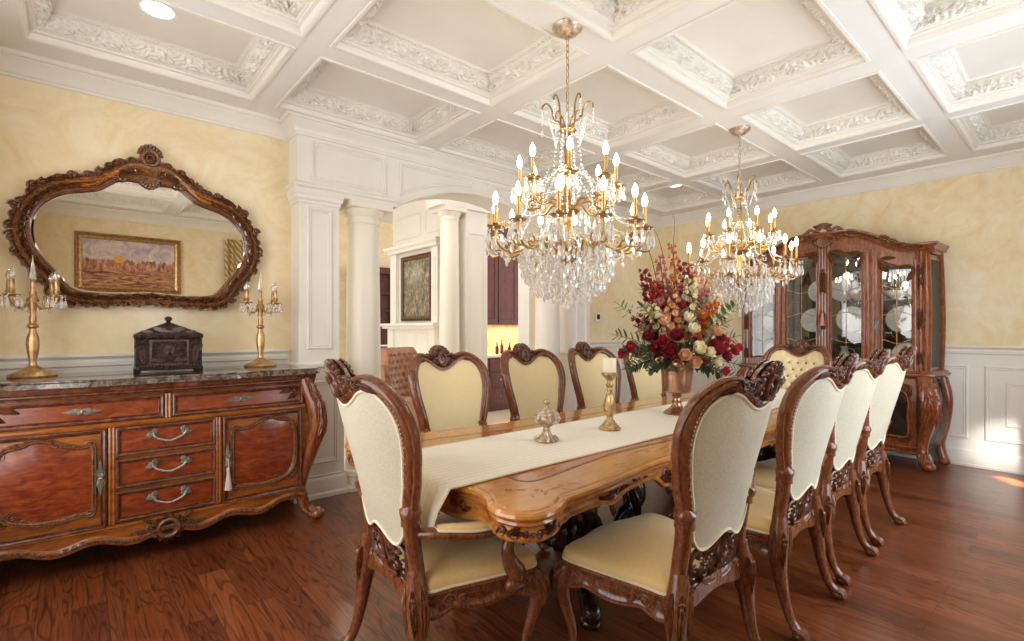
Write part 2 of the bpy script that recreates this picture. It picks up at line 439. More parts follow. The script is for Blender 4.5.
# walls
RAIL = 1.18
MB().box(XW - .12, 1.36, YN, YN + .12, 0, 3.3).build('wall_north', M['wall'], None, False, **ST)
MB().box(4.80, XE + .12, YN, YN + .12, 0, 3.3).build('wall_north_east', M['wall'], None, False, **ST)
MB().box(XE, XE + .12, YS, YN, 0, 3.3).build('wall_east', M['wall'], None, False, **ST)
WS = [(2.3, 5.2, .45, 2.62)]; WW = [(.7, 3.5, .45, 2.62)]
o = holes(MB(), XW - .12, XE + .12, 0, 3.3, WS, lambda a, z, b: (a, YS - b, z), .14).build('wall_south', M['wall'], None, False, **ST)
o = holes(MB(), YS, YN, 0, 3.3, WW, lambda a, z, b: (XW - b, a, z), .14).build('wall_west', M['wall'], None, False, **ST)
def window(name, a0, a1, z0, z1, mp, n):
    w = MB(); t = .06
    fr = [(0, -.02), (0, .05), (.07, .05), (.07, -.02)]
    w.mould([(a0, z0), (a1, z0), (a1, z1), (a0, z1)], [(-.08, 0), (-.08, -.03), (-.02, -.035), (0, -.01), (0, .1), (.05, .1), (.05, .05)], lambda a, z, b: mp(a, z, b), True, 1)
    for k in range(1, n):
        a = a0 + (a1 - a0) * k / n
        V = [mp(x, z, b) for x in (a - .03, a + .03) for z in (z0 + .03, z1 - .03) for b in (.05, .1)]
        w.add(V, [(0, 1, 3, 2), (4, 6, 7, 5), (0, 4, 5, 1), (2, 3, 7, 6), (0, 2, 6, 4), (1, 5, 7, 3)])
    o = w.build(name, M['white'], None, False, **ST)
    g = MB(); V = [mp(a, z, .08) for a, z in ((a0, z0), (a1, z0), (a1, z1), (a0, z1))]; g.add(V, [(0, 1, 2, 3)]); g.build('pane', M['pane'], o, False)
window('window_1', *WS[0], lambda a, z, b: (a, YS - b, z), 3)
window('added_window_west', *WW[0], lambda a, z, b: (XW - b, a, z), 3)  # unseen west window, added to let more light into the room

# ceiling beams: underside at ZB with openings, and coffers
S = 1.65
CX = [(-.1178, .5868), (.6976, 1.4069), (1.5307, 2.2267), (2.3624, 3.038), (3.1454, 3.8053)]
CY = [(2.3981, 1.8678), (1.7629, 1.2143), (1.0887, .5553), (.4362, -.1)]
CX = [(a * S, b * S) for a, b in CX]; CY = [(b * S, a * S) for a, b in CY]
H = [(x0, x1, y0, y1) for x0, x1 in CX for y0, y1 in CY]
cb = holes(MB(), XW - .1, XE + .1, YS - .1, 4.4, H, lambda a, y, b: (a, y, ZB + b), .20)
cb.box(XW - .1, XE + .1, YS - .1, 4.4, ZB + .2, ZB + .25)
cb.build('ceiling', M['ceil'], None, False, **ST)
def relief(s, t):
    """carved fan pattern, s along (m), t 0..1 across"""
    p = .105; k = math.floor(s / p); u = (s / p - k - .5) * p; v = t * .105
    if k % 2: r = math.hypot(u, v + .004)
    else: r = math.hypot(u, .105 - v)
    h = .5 + .5 * cos(r * 2 * PI / .026)
    h *= 1 if r < .054 else (.55 + .45 * cos(s * 180))
    th = math.atan2(v + .01, u)
    return .021 * h + .005 * cos(th * 9)
def coffer(w, d, name):
    hw, hd = w / 2, d / 2
    C = [(-hw, -hd), (hw, -hd), (hw, hd), (-hw, hd)]
    f = lambda a, b, h: (a, b, h)
    m = MB()
    m.mould(C, [(-.022, -.001), (-.02, -.010), (-.008, -.013), (.002, -.006), (.006, .004), (.010, .008), (.012, .03), (.028, .036), (.03, .046), (.040, .05), (.042, .056)], f)
    ring = lambda o: [(-hw + o, -hd + o), (hw - o, -hd + o), (hw - o, hd - o), (-hw + o, hd - o)]
    # carved cove
    O0, O1, H0, H1 = .042, .098, .056, .126
    for e in range(4):
        a, b = Vector(C[e]), Vector(C[(e + 1) % 4]); L = (b - a).length; dv = (b - a) / L; nn = Vector((-dv.y, dv.x))
        ns = int(L / .0095); nt = 12
        def g(u, t):
            o = O0 + (O1 - O0) * (t + .16 * sin(PI * t)); hz = H0 + (H1 - H0) * (t - .10 * sin(PI * t))
            s0 = o; s = s0 + (L - 2 * o) * u
            r = relief(s, t) * min(1, sin(PI * t) * 3)
            q = a + dv * s + nn * (o + r * .75)
            return (q.x, q.y, hz - r * .65)
        m.grid(g, ns, nt)
    m.mould(C, [(.098, .126), (.098, .132), (.106, .134), (.106, .144)], f)
    m.mould(C, [(.114, .144), (.118, .150), (.128, .152), (.13, .155)], f)
    m.mould(C, [(.106, .144), (.114, .144)], f)
    # dentils
    for e in range(4):
        a, b = Vector(C[e]), Vector(C[(e + 1) % 4]); L = (b - a).length; dv = (b - a) / L; nn = Vector((-dv.y, dv.x))
        k = int((L - .22) / .022)
        for i in range(k):
            q = a + dv * (.11 + (i + .5) * (L - .22) / k) + nn * .109
            m.box(q.x - .0055, q.x + .0055, q.y - .0055, q.y + .0055, .132, .146)
    r = ring(.13)
    m.add([(x, y, .155) for x, y in r], [(0, 3, 2, 1)])
    return m
W0, D0 = CX[0][1] - CX[0][0], CY[0][1] - CY[0][0]
c0 = coffer(W0, D0, 'c')
me = None; n = 0
for i, (x0, x1) in enumerate(CX):
    for j, (y0, y1) in enumerate(CY):
        n += 1
        if me is None:
            o = c0.build('trim_1', M['white'], None, True, ang=50, **ST); me = o.data
        else:
            o = bpy.data.objects.new('trim_%d' % n, me); COL.objects.link(o); o['kind'] = 'structure'
        o.location = ((x0 + x1) / 2, (y0 + y1) / 2, ZB); o.scale = ((x1 - x0) / W0, (y1 - y0) / D0, 1)
# crown
CP = [(0, -.135), (.012, -.13), (.012, -.115), (.02, -.11), (.03, -.09), (.048, -.06), (.07, -.042), (.075, -.035), (.075, -.028), (.09, -.024), (.098, -.012), (.098, 0)]
MB().mould([(1.32, YN), (XW, YN), (XW, YS), (XE, YS), (XE, YN), (4.84, YN)], CP, lambda a, b, h: (a, b, ZB + h), False, 1).build('trim_21', M['white'], None, True, ang=25, **ST)
# entablature with arch
EY0, EY1 = 4.06, 4.36; EX0, EX1 = 1.32, 4.84; AZ = 2.42; A0, A1 = 2.17, 3.99
arch = [(A0 + (A1 - A0) * k / 24, AZ + .26 * math.sqrt(max(0, 1 - (2 * k / 24 - 1) ** 2)) ** 1.0) for k in range(25)]
def segarch(k, o=0):
    ch = (A1 - A0) / 2; rise = .26; R = (ch * ch + rise * rise) / (2 * rise); th = math.asin(ch / R); t = -th + 2 * th * k / 24
    return ((A0 + A1) / 2 + (R + o) * sin(t), AZ + rise - R + (R + o) * cos(t))
arch = [segarch(k) for k in range(25)]
poly = [(EX0, AZ)] + arch + [(EX1, AZ), (EX1, ZB), (EX0, ZB)]
ent = MB()
top = ZB
for k in range(24):
    a, b = arch[k], arch[k + 1]
    for y in (EY0, EY1): ent.add([(a[0], y, a[1]), (b[0], y, b[1]), (b[0], y, top), (a[0], y, top)], [(0, 1, 2, 3) if y == EY0 else (3, 2, 1, 0)])
    ent.add([(a[0], EY0, a[1]), (b[0], EY0, b[1]), (b[0], EY1, b[1]), (a[0], EY1, a[1])], [(0, 1, 2, 3)])
ent.box(EX0, A0, EY0, EY1, AZ, top); ent.box(A1, EX1, EY0, EY1, AZ, top)
ent.build('wall_entablature', M['white'], None, False, **ST)
tr = MB(); fy = lambda a, z, h: (a, EY0 - h, z)
tr.mould([(EX0, YN + .01), (EX0, EY0), (EX1, EY0), (EX1, YN + .01)], [(0, -.135), (.014, -.13), (.014, -.115), (.022, -.11), (.03, -.09), (.048, -.06), (.07, -.042), (.075, -.035), (.075, -.028), (.09, -.024), (.098, -.012), (.098, 0)], lambda a, b, h: (a, b, ZB + h), False, -1)
pan = [(0, 0), (.0, .006), (.006, .012), (.016, .012), (.022, .004), (.03, .008), (.036, 0)]
def panel(mb, a0, a1, z0, z1, mp, s=1): mb.mould([(a0, z0), (a1, z0), (a1, z1), (a0, z1)], [(o * s, h * s) for o, h in pan], mp, True, 1)
panel(tr, 1.42, 2.07, 2.52, 2.83, fy); panel(tr, 4.09, 4.74, 2.52, 2.83, fy)
for sgn in (-1, 1):
    cx = (A0 + A1) / 2; e = cx + sgn * .06; far = [segarch(k, .07) for k in range(25)]
    pts = [p for p in far if (p[0] - cx) * sgn > .05 and abs(p[0] - cx) < (A1 - A0) / 2 - .03]
    if sgn < 0: path = [(A0 + .03, 2.83)] + [(A0 + .03, pts[0][1])] + pts + [(e, 2.83)]
    else: path = [(e, 2.83)] + pts + [(A1 - .03, pts[-1][1]), (A1 - .03, 2.83)]
    tr.mould(path, pan, fy, True, 1)
# arch edge bead, and architrave bands over the supports
tr.ribbon([segarch(k, .012) for k in range(25)], RND(.012, .012, 4), fy)
for a0, a1 in ((EX0, A0), (A1, EX1)):
    P = [(a0, EY1 - .04), (a0, EY0), (a1, EY0), (a1, EY1 - .04)]
    tr.mould(P, [(0, .0), (.012, 0), (.012, .03), (.03, .045), (.034, .06), (.022, .066), (0, .07)], lambda a, b, h: (a, b, AZ + h), False, -1)
    tr.add([(x, y, AZ - .001) for x, y in ((a0 - .012, EY0 - .012), (a1 + .012, EY0 - .012), (a1 + .012, EY1), (a0 - .012, EY1))], [(0, 1, 2, 3)])
tr.build('trim_22', M['white'], None, True, ang=25, **ST)
# pilasters
def pilaster(a0, a1, nm):
    p = MB(); p.box(a0, a1, 4.08, 4.35, 1.06, 2.42)
    f = lambda a, z, h: (a, 4.08 - h, z)
    panel(p, a0 + .06, a1 - .06, 1.18, 2.31, f)
    p.mould([(a0, 4.36), (a0, 4.08), (a1, 4.08), (a1, 4.36)], [(0, -.085), (.008, -.08), (.01, -.06), (.022, -.045), (.026, -.02), (.03, -.015), (.03, 0)], lambda a, b, h: (a, b, 2.42 + h), False, -1)
    p.build(nm, M['white'], None, True, ang=25, **ST)
pilaster(1.34, 1.66, 'trim_23'); pilaster(4.50, 4.82, 'trim_24')
# pedestals under pilaster and column
for a0, a1, nm in ((1.31, 1.69, 'trim_25'), (4.47, 4.85, 'trim_26')):
    p = MB(); p.box(a0, a1, 4.05, 4.36, 0, 1.06)
    P = [(a0, 4.36), (a0, 4.05), (a1, 4.05), (a1, 4.36)]; f = lambda a, b, h: (a, b, h)
    p.mould(P, [(0, 1.03), (.012, 1.035), (.02, 1.05), (.02, 1.062), (.005, 1.07), (0, 1.075)], f, False, -1)
    p.mould(P, [(.026, 0), (.026, .03), (.016, .04), (.016, .135), (.010, .15), (.004, .16), (.008, .175), (0, .18)], f, False, -1)
    for b0, b1 in ((a0 + .05, a1 - .05),): panel(p, b0, b1, .27, .93, lambda a, z, h: (a, 4.05 - h, z))
    p.box(a0, a1, 4.05, 4.36, 1.06, 1.075)
    p.build(nm, M['white'], None, True, ang=25, **ST)
def column(cx, cy, r, z0, z1, name):
    h = z1 - z0
    pr = [(r * 1.32, z0), (r * 1.32, z0 + .05), (r * 1.30, z0 + .06), (r * 1.34, z0 + .08), (r * 1.28, z0 + .11), (r * 1.1, z0 + .12), (r * 1.04, z0 + .14), (r, z0 + .18)]
    for k in range(1, 9): pr.append((r * (1 - .13 * (k / 8) ** 1.8), z0 + .18 + (h - .36) * k / 8))
    t = r * .87; z = z1 - .18
    pr += [(t, z), (t * 1.08, z + .01), (t * 1.1, z + .02), (t * 1.04, z + .03), (t * 1.03, z + .065), (t * 1.12, z + .07), (t * 1.2, z + .085), (t * 1.32, z + .115), (t * 1.34, z + .125)]
    m = MB().lathe(pr, (cx, cy, 0), 40); q = t * 1.42
    m.box(cx - q, cx + q, cy - q, cy + q, z1 - .055, z1, .003)
    m.box(cx - r * 1.4, cx + r * 1.4, cy - r * 1.4, cy + r * 1.4, z0 - .03, z0 + .004, .003)
    return m.build(name, M['white2'], None, True, ang=30, kind='structure')
column(1.93, 4.21, .152, .03, 2.42, 'trim_27'); column(4.21, 4.21, .152, .03, 2.42, 'trim_28')
# wainscot: chair rail, base, panels
CR = [(0, -.10), (.008, -.098), (.008, -.085), (.018, -.075), (.02, -.05), (.012, -.045), (.012, -.035), (.026, -.022), (.034, -.015), (.034, 0), (0, 0)]
BB = [(.0, .19), (.006, .185), (.008, .165), (.016, .155), (.018, .14), (.018, .03), (.026, .02), (.026, 0)]
f3 = lambda z0: (lambda a, b, h: (a, b, z0 + h))
R1 = [(1.31, YN), (XW, YN), (XW, YS), (XE, YS), (XE, YN), (4.85, YN)]
wn = MB()
wn.box(XW, 1.33, YN - .006, YN, 0, RAIL - .02); wn.box(4.83, XE, YN - .006, YN, 0, RAIL - .02); wn.box(XE - .006, XE, YS, YN, 0, RAIL - .02)
wn.mould(R1[:2] , CR, f3(RAIL), False, 1)
wn.mould([(XW, YN), (XW, YN - 1)], CR, f3(RAIL), False, 1)
wn.mould([(2.1, YS), (1.0, YS)][::-1], CR, f3(.4), False, 1) if False else None
wn.mould([(XE, YS), (XE, YN), (4.85, YN)], CR, f3(RAIL), False, 1)
wn.mould([(XE, YS), (XE, YN), (4.85, YN)], BB, f3(0), False, 1); wn.mould([(1.31, YN), (XW, YN)], BB, f3(0), False, 1)
fe = lambda a, z, h: (XE - .006 - h, a, z)
for a0, a1 in ((-.42, .689), (.808, 1.9), (2.02, 3.1), (3.22, 4.15)):
    panel(wn, a0, a1, .27, .99, fe, 1.1); panel(wn, a0 + .145, a1 - .145, .42, .835, fe, .8)
fn = lambda a, z, h: (a, YN - .006 - h, z)
for a0, a1 in ((4.95, 5.7), (5.82, 6.5), (-.4, .4), (.5, 1.2)):
    panel(wn, a0, a1, .27, .99, lambda a, z, h: fn(a, z, h), 1.1); panel(wn, a0 + .14, a1 - .14, .42, .835, fn, .8)
wn.build('baseboard_east', M['white'], None, True, ang=25, **ST)

# thermostat
t = thing('thermostat', 'small white wall thermostat with a dark screen on the yellow wall right of the columns', 'thermostat', (5.19, YN, 1.50))
MB().box(-.055, .055, -.022, 0, -.055, .055, .006).build('housing', M['china'], t, False)
MB().box(-.03, .03, -.026, -.021, -.03, .035, .002).build('screen', M['black'], t, False, label='dark square screen')
# downlights
for k, (x, y, lab) in enumerate(((.366, 3.47, 'lit recessed ceiling downlight in the near left coffer above the mirror wall'), (5.69, 3.44, 'lit recessed ceiling downlight in the far coffer near the room corner'))):
    t = thing('recessed_light', lab, 'ceiling light', (x, y, ZT), 0, 'recessed ceiling lights')
    MB().lathe([(.075, -.001), (.088, -.004), (.09, -.001), (.09, .001)], (0, 0, 0), 32).build('trim_ring', M['white'], t)
    MB().lathe([(.0005, -.006), (.06, -.005), (.076, -.001), (.076, 0)], (0, 0, 0), 32).build('lens', M['downlight'], t)
    L = bpy.data.lights.new('downlight_glow', 'SPOT'); L.energy = 4; L.color = (1, .9, .74); L.spot_size = 2.3; L.spot_blend = .8; L.shadow_soft_size = .06
    lo = bpy.data.objects.new('downlight_glow', L); COL.objects.link(lo); lo.parent = t; lo.location = (0, 0, -.012)

# ---- hall and rooms beyond the arch
hl = MB()
hl.box(-3.2, 11, 4.36, 12.6, 3.06 + .8, 3.95)
hl.build('ceiling_hall', M['ceil'], None, False, **ST)
p = MB(); p.box(4.14, 4.52, 5.74, 6.02, 0, 3.01)
panel(p, 4.19, 4.47, .3, 2.7, lambda a, z, h: (a, 5.74 - h, z), .8)
p.box(4.56, 4.98, 4.9, 5.12, 0, 3.86)
p.build('wall_hall_pier', M['white'], None, True, ang=25, **ST)
column(3.96, 5.88, .145, .0, 3.01, 'trim_29')
b = MB(); b.box(3.7, 4.56, 5.70, 6.06, 3.01, 3.86)
b.build('trim_30', M['white'], None, False, **ST)
# fireplace wall x = 4.8
fw = MB(); fw.box(4.8, 5.0, 7.1, 9.12, 0, 3.86); fw.build('wall_fireplace', M['white'], None, False, **ST)
fr = MB(); fx = lambda a, z, h: (4.8 - h, a, z)
for a0, a1 in ((8.86, 9.08), (7.38, 7.58)):
    fr.box(4.72, 4.8, a0, a1, 1.42, 2.88, .004); panel(fr, a0 + .05, a1 - .05, 1.55, 2.6, lambda a, z, h: (4.72 - h, a, z), .7)
    fr.box(4.66, 4.8, a0, a1, 0, 1.36, .004)
P = [(4.8, 9.10), (4.70, 9.10), (4.70, 7.36), (4.8, 7.36)]
fr.mould(P, [(0, 0), (.02, .01), (.03, .05), (.07, .09), (.08, .13), (0, .13)], lambda a, b, h: (a, b, 2.78 + h), False, -1)
fr.box(4.52, 4.8, 7.2, 9.22, 1.40, 1.45, .006); fr.box(4.58, 4.8, 7.26, 9.16, 1.35, 1.40, .006)
fr.box(4.70, 4.8, 7.36, 9.10, .0, 1.36)
for k in range(3): panel(fr, 7.65 + k * .38, 7.98 + k * .38, 1.0, 1.28, lambda a, z, h: (4.70 - h, a, z), .7)
panel(fr, 7.0, 7.9, 3.05, 3.5, fx, 1.3); panel(fr, 8.05, 9.05, 3.05, 3.5, fx, 1.3)
fr.build('trim_31', M['white'], None, True, ang=25, **ST)
# painting over the mantel
def painting2():
    m = Mat('garden_painting'); c = m.coord((1, 1.6, 1)); f = m.noise(c, 5, 8, 1.5, .7); g = m.noise(c, 22, 4, 1)
    a = m.ramp(f, [(.34, '23281f'), (.46, '55563f'), (.55, '97876c'), (.66, 'c9c3b0')]); b = m.ramp(g, [(.4, '4b3b34'), (.62, '9a8f7c')])
    t = m.n('ShaderNodeTexCoord'); se = m.n('ShaderNodeSeparateXYZ'); m.l(t.outputs['Object'], se.inputs[0])
    v = m.n('ShaderNodeVectorMath', operation='DISTANCE'); m.l(t.outputs['Object'], v.inputs[0]); v.inputs[1].default_value = (0, .0, .28)
    r = m.ramp(v.outputs['Value'], [(.0, '999999'), (.30, '000000')])
    x = m.mix(.4, a, b); x = m.mix(r, x, lin('cfd6cf')); m.l(x, m.b.inputs['Base Color']); m.set(Roughness=.5); return m.m
t = thing('framed_painting', 'tall framed garden painting hanging over the white mantel beyond the arch', 'painting', (4.79, 8.17, 2.10))
MB().box(-.012, 0, -.47, .47, -.53, .53).build('canvas', painting2(), t, False)
mm = MB(); FR = [(0, 0), (0, .03), (.012, .045), (.03, .03), (.045, .05), (.075, .04), (.085, .02), (.085, 0)]
mm.mould([(-.55, -.61), (.55, -.61), (.55, .61), (-.55, .61)], FR, lambda a, z, h: (-h, a, z), True, 1); mm.build('frame', M['darkframe'], t, True, ang=25)
# bookcase beyond, left of the mantel
t = thing('bookcase', 'dark mahogany built-in bookcase in the far room left of the mantel', 'bookcase', (5.9, 10.6, 0))
m = MB(); m.box(-1.2, 1.6, 0, .4, 0, .95, .01); m.box(-1.2, 1.6, .1, .4, .95, 2.65); m.box(-1.2, 1.6, .02, .4, 2.6, 2.75, .01)
for k in range(7): m.box(-1.2 + .43 * k, -1.14 + .43 * k, 0, .12, .95, 2.6, .005)
m.build('carcass', M['book'], t, False)
m = MB()
for z in (1.35, 1.75, 2.15): m.box(-1.14, 1.5, .02, .12, z, z + .03)
m.build('shelf', M['book'], t, False)
MB().box(-1.25, 1.62, -.03, .4, .95, .99, .005).build('countertop', M['china'], t, False, label='white countertop')
rr = random.Random(3); pal = ['8a5a3c', 'b09a78', '5b2b22', '7d6d50', '3c4a44']
bm = [plain('book_cloth_%d' % i, c, .6) for i, c in enumerate(pal)]
bk = 0
names = ['brown', 'tan', 'maroon', 'olive', 'green']; 
for r_, z in enumerate((1.38, 1.78)):
    x = 4.86
    for k in range(5):
        w = rr.uniform(.03, .05); h = rr.uniform(.2, .28)
        q = (k + r_ * 2) % 5
        b_ = MB().box(0, w, 0, .07, 0, h, .003); b_.box(.003, w - .003, .004, .066, .003, h - .004)
        b_.build('book', bm[q], None, False, label='%s book on the %s shelf of the far bookcase' % (names[q], ['lower', 'upper'][r_]), cat='book', group='books in the far bookcase').location = (x, 10.63, z)
        x += w + .006
MB().box(-3.4, 4.0, 12.4, 12.6, 0, 3.86).box(4.0, 11, 11.0, 11.2, 0, 3.86).build('wall_far', M['wall'], None, False, **ST)
# kitchen wall y = 6.35
kt = thing('kitchen_base_cabinet', 'dark cherry kitchen base cabinet with drawers under the stone counter beyond the arch', 'cabinet', (5.5, 6.4, 0))
m = MB(); m.box(-.9, 1.6, 0, .58, .08, .88); m.box(-.9, 1.6, .06, .58, 0, .08); m.build('carcass', M['kitchen'], kt, False)
for i, x in enumerate((-.86, -.42, .02, .46, .9)):
    for z0, z1 in ((.66, .85), (.40, .63), (.12, .37)):
        m = MB(); m.box(x, x + .42, -.02, 0, z0, z1, .004); panel(m, x + .04, x + .38, z0 + .03, z1 - .03, lambda a, z, h: (a, -.02 - h * .6, z), .6)
        dr = m.build('drawer', M['kitchen'], kt, False)
        MB().ball((x + .21, -.035, (z0 + z1) / 2), .013).build('knob', M['pewter'], dr)
ct = MB().box(-.95, 1.65, -.04, .6, .88, .92, .008).build('kitchen_counter', M['tile'], None, False, label='pale stone counter running over the dark base cabinets beyond the arch', cat='counter'); ct.location = (5.5, 6.4, 0)
MB().box(5.0, 7.2, 7.0, 7.1, 0, 3.86).build('wall_kitchen', M['splash'], None, False, **ST)
kt = thing('kitchen_wall_cabinet', 'dark cherry kitchen wall cabinet with a glass door above the stone backsplash', 'cabinet', (5.5, 6.62, 1.42))
m = MB(); m.box(-.55, 1.6, 0, .38, 0, 1.6); m.box(-.9, -.86, 0, .38, 0, 1.6); m.box(-.9, -.5, .34, .38, 0, 1.6); m.box(-.9, -.5, 0, .38, 0, .03); m.box(-.9, -.5, 0, .38, 1.5, 1.6)
m.mould([(-.92, .2), (-.92, -.01), (1.62, -.01)], [(0, 0), (.05, .08), (.06, .1), (0, .1)], lambda a, b, h: (a, b, 1.55 + h), False, -1); m.build('carcass', M['kitchen'], kt, False)
MB().box(-.88, -.5, .02, .34, .5, .52).box(-.88, -.5, .02, .34, 1.0, 1.02).build('shelf', M['kitchen'], kt, False)
for i, x in enumerate((-.9, -.5, -.06, .4, .86)):
    m = MB(); w = .38 if i == 0 else .42
    m.mould([(x, .03), (x + w, .03), (x + w, 1.5), (x, 1.5)], [(0, 0), (0, .02), (.06, .02), (.07, .008), (.07, .0)], lambda a, z, h: (a, -h, z), True, 1)
    if i: m.box(x + .06, x + w - .06, -.008, 0, .09, 1.44)
    d = m.build('door', M['kitchen'], kt, False)
    if i == 0: MB().box(x + .06, x + w - .06, -.006, -.003, .09, 1.44).build('glass', M['cabglass'], d, False)
for nm_, lc_, en_, cl_, s1, s2 in (('splash_fill_light', (5.6, 6.75, 1.405), 7, (1, .78, .5), 1.8, .1),):  # area lamp added to brighten the backsplash, no fixture modelled
    L = bpy.data.lights.new(nm_, 'AREA'); L.shape = 'RECTANGLE'; L.size = s1; L.size_y = s2; L.energy = en_; L.color = cl_
    lo = bpy.data.objects.new(nm_, L); COL.objects.link(lo); lo.location = lc_
for i_, (x_, y_, en_) in enumerate(((2.6, 5.3, 40), (3.3, 8.2, 60), (5.3, 5.5, 30), (5.6, 9.8, 25), (1.0, 6.5, 50))):  # spots added to brighten the hall, without any fixtures
    L = bpy.data.lights.new('hall_fill_spot', 'SPOT'); L.energy = en_ * .8; L.color = (1, .93, .82); L.spot_size = 2.7; L.spot_blend = .9; L.shadow_soft_size = .12
    lo = bpy.data.objects.new('hall_fill_spot', L); COL.objects.link(lo); lo.location = (x_, y_, 3.84)
# bottles on the counter
for k, (x, y, h) in enumerate(((5.42, 6.62, .20), (5.56, 6.66, .24), (5.68, 6.60, .19))):
    MB().lathe([(.028, 0), (.03, .01), (.03, h * .55), (.012, h * .72), (.011, h * .95), (.014, h * .96), (.014, h)], (0, 0, 0), 14).build('bottle', plain('bottle_%d' % k, ['4a2418', '6b2a1c', '2f2a20'][k], .15), None, label=['brown bottle on the counter, left of the row of three', 'tallest of the three bottles on the counter', 'dark bottle on the counter, right of the row of three'][k], cat='bottle', group='bottles on the far counter').location = (x, y, .92)
# brown tufted wing chair in the hall
def wingchair():
    t = thing('wing_chair', 'brown tufted leather wing chair standing in the hall behind the dining chairs', 'armchair', (2.97, 5.40, 0), math.radians(20)); t.scale = (1.02, 1, .935)
    def bp(x, z, h):
        c = .10 * (abs(x) / .36) ** 2
        return (x, -h - c + .12 * (z - .5), z)
    def tu(x, z):
        s = .085; i = z / s; off = .5 * (math.floor(i + .5) % 2); j = x / s + off
        d = math.hypot((j - round(j)) * s, (i - round(i)) * s)
        return -.022 * math.exp(-(d / .02) ** 2)
    out = spl([(-.34, .45), (-.36, .75), (-.37, .98), (-.30, 1.0), (-.27, 1.06), (-.25, 1.17), (-.10, 1.2), (.10, 1.2), (.25, 1.17), (.27, 1.06), (.30, 1.0), (.37, .98), (.36, .75), (.34, .45)], 5, True)
    m = MB()
    def g(u, v):
        # rectangular param clipped by height
        x = -.37 + .74 * u; ax = abs(x)
        top = 1.2 if ax < .24 else (1.2 - .2 * min(1, (ax - .24) / .06) if ax < .30 else 1.0)
        z = .42 + (top - .42) * v
        e = min(1, 10 * v * (1 - v) + .1) * min(1, 12 * u * (1 - u) + .1)
        return bp(x, z, .05 * e + tu(x, z) * e)
    m.grid(g, 60, 60); m.grid(lambda u, v: (lambda p: (p[0], p[1] + .09, p[2]))(g(u, v)) if True else 0, 60, 2)
    m = MB(); m.grid(g, 60, 60)
    def gb(u, v):
        p = g(u, v); return (p[0], max(p[1], -.02 + .12 * (p[2] - .5)) + .10, p[2])
    n0 = len(m.v); m.grid(gb, 60, 60)
    for k in range(59):
        a = k * 60 + 59; m.f.append((a, a + 60, n0 + a + 60, n0 + a)); a = k * 60; m.f.append((a, a + 60, n0 + a + 60, n0 + a))
        a = k; m.f.append((a, a + 1, n0 + a + 1, n0 + a)); a = 59 * 60 + k; m.f.append((a, a + 1, n0 + a + 1, n0 + a))
    recalc(m.build('backrest', M['leather'], t, True, ang=60))
    for s_ in (-1, 1):
        m = MB(); m.grid(lambda u, v: (s_ * (.36 + .045 * sin(2 * PI * v)), -.06 - .52 * u, .60 + .05 * cos(2 * PI * v)), 8, 12, cv=True)
        m.box(min(s_ * .33, s_ * .40), max(s_ * .33, s_ * .40), -.58, -.02, .2, .6, .01); m.build('armrest', M['leather'], t)
    MB().box(-.33, .33, -.6, .0, .22, .44, .04).build('seat', M['leather'], t, True, ang=50)
    for x in (-.33, .33):
        for y in (-.54, .02): MB().lathe([(.014, 0), (.02, .02), (.026, .2)], (x, y, 0), 10).build('leg', M['book'], t)
wingchair()

# painting on the wall behind the camera, seen in the mirror
def townpaint():
    m = Mat('hill_town_painting'); t = m.n('ShaderNodeTexCoord'); se = m.n('ShaderNodeSeparateXYZ'); m.l(t.outputs['Object'], se.inputs[0])
    co = m.coord((1, 1, 1)); co2 = m.coord((9, 1, 3.5)); f = m.noise(co2, 3, 8, .4, .75); g = m.noise(co, 7, 6, 1.5, .6); w = m.noise(m.coord((2, 1, 9)), 3.5, 5, 1.2)
    sky = m.ramp(g, [(.35, 'a69aa6'), (.5, 'c9b6b2'), (.65, 'ddcdb8')]); town = m.ramp(f, [(.36, '5a322c'), (.47, '9a5f4c'), (.56, 'c98e6c'), (.68, 'e0b890')]); land = m.ramp(w, [(.36, '5b2e24'), (.5, 'a46848'), (.62, 'c79c68')])
    ad = m.n('ShaderNodeMath', operation='MULTIPLY_ADD'); m.l(f, ad.inputs[0]); ad.inputs[1].default_value = .22; m.l(se.outputs['Z'], ad.inputs[2])
    k1 = m.ramp(ad.outputs[0], [(.155, '000000'), (.165, 'ffffff')]); x = m.mix(k1, town, sky)
    mo = m.n('ShaderNodeMath', operation='ADD'); m.l(se.outputs['Z'], mo.inputs[0]); mo.inputs[1].default_value = .5
    k2 = m.ramp(mo.outputs[0], [(.38, 'ffffff'), (.43, '000000')]); x = m.mix(k2, x, land)
    sv = m.n('ShaderNodeVectorMath', operation='MULTIPLY'); m.l(t.outputs['Object'], sv.inputs[0]); sv.inputs[1].default_value = (1, 0, 1.25)
    dv = m.n('ShaderNodeVectorMath', operation='DISTANCE'); m.l(sv.outputs[0], dv.inputs[0]); dv.inputs[1].default_value = (-.12, 0, .075)
    k3 = m.ramp(dv.outputs['Value'], [(.060, 'ffffff'), (.066, '000000')]); x = m.mix(k3, x, lin('d9a04a'))
    m.l(x, m.b.inputs['Base Color']); m.set(Roughness=.55); return m.m
t = thing('framed_painting', 'wide gilt framed hillside town painting seen in the mirror', 'painting', (.62, YS + .005, 2.255))
MB().box(-.52, .52, 0, .015, -.32, .32).build('canvas', townpaint(), t, False)
m = MB(); m.mould([(-.6, -.4), (.6, -.4), (.6, .4), (-.6, .4)], [(0, 0), (0, .03), (.015, .045), (.03, .03), (.05, .04), (.075, .03), (.085, .012), (.085, 0)], lambda a, z, h: (a, h, z), True, 1)
for k in range(46):
    for z in (-.378, .378): m.ball((-.57 + 1.14 * k / 45, .042, z), .009, 6, 4)
for k in range(30):
    for x in (-.578, .578): m.ball((x, .042, -.36 + .72 * k / 29), .009, 6, 4)
m.build('frame', M['gold'], t, True, ang=30)
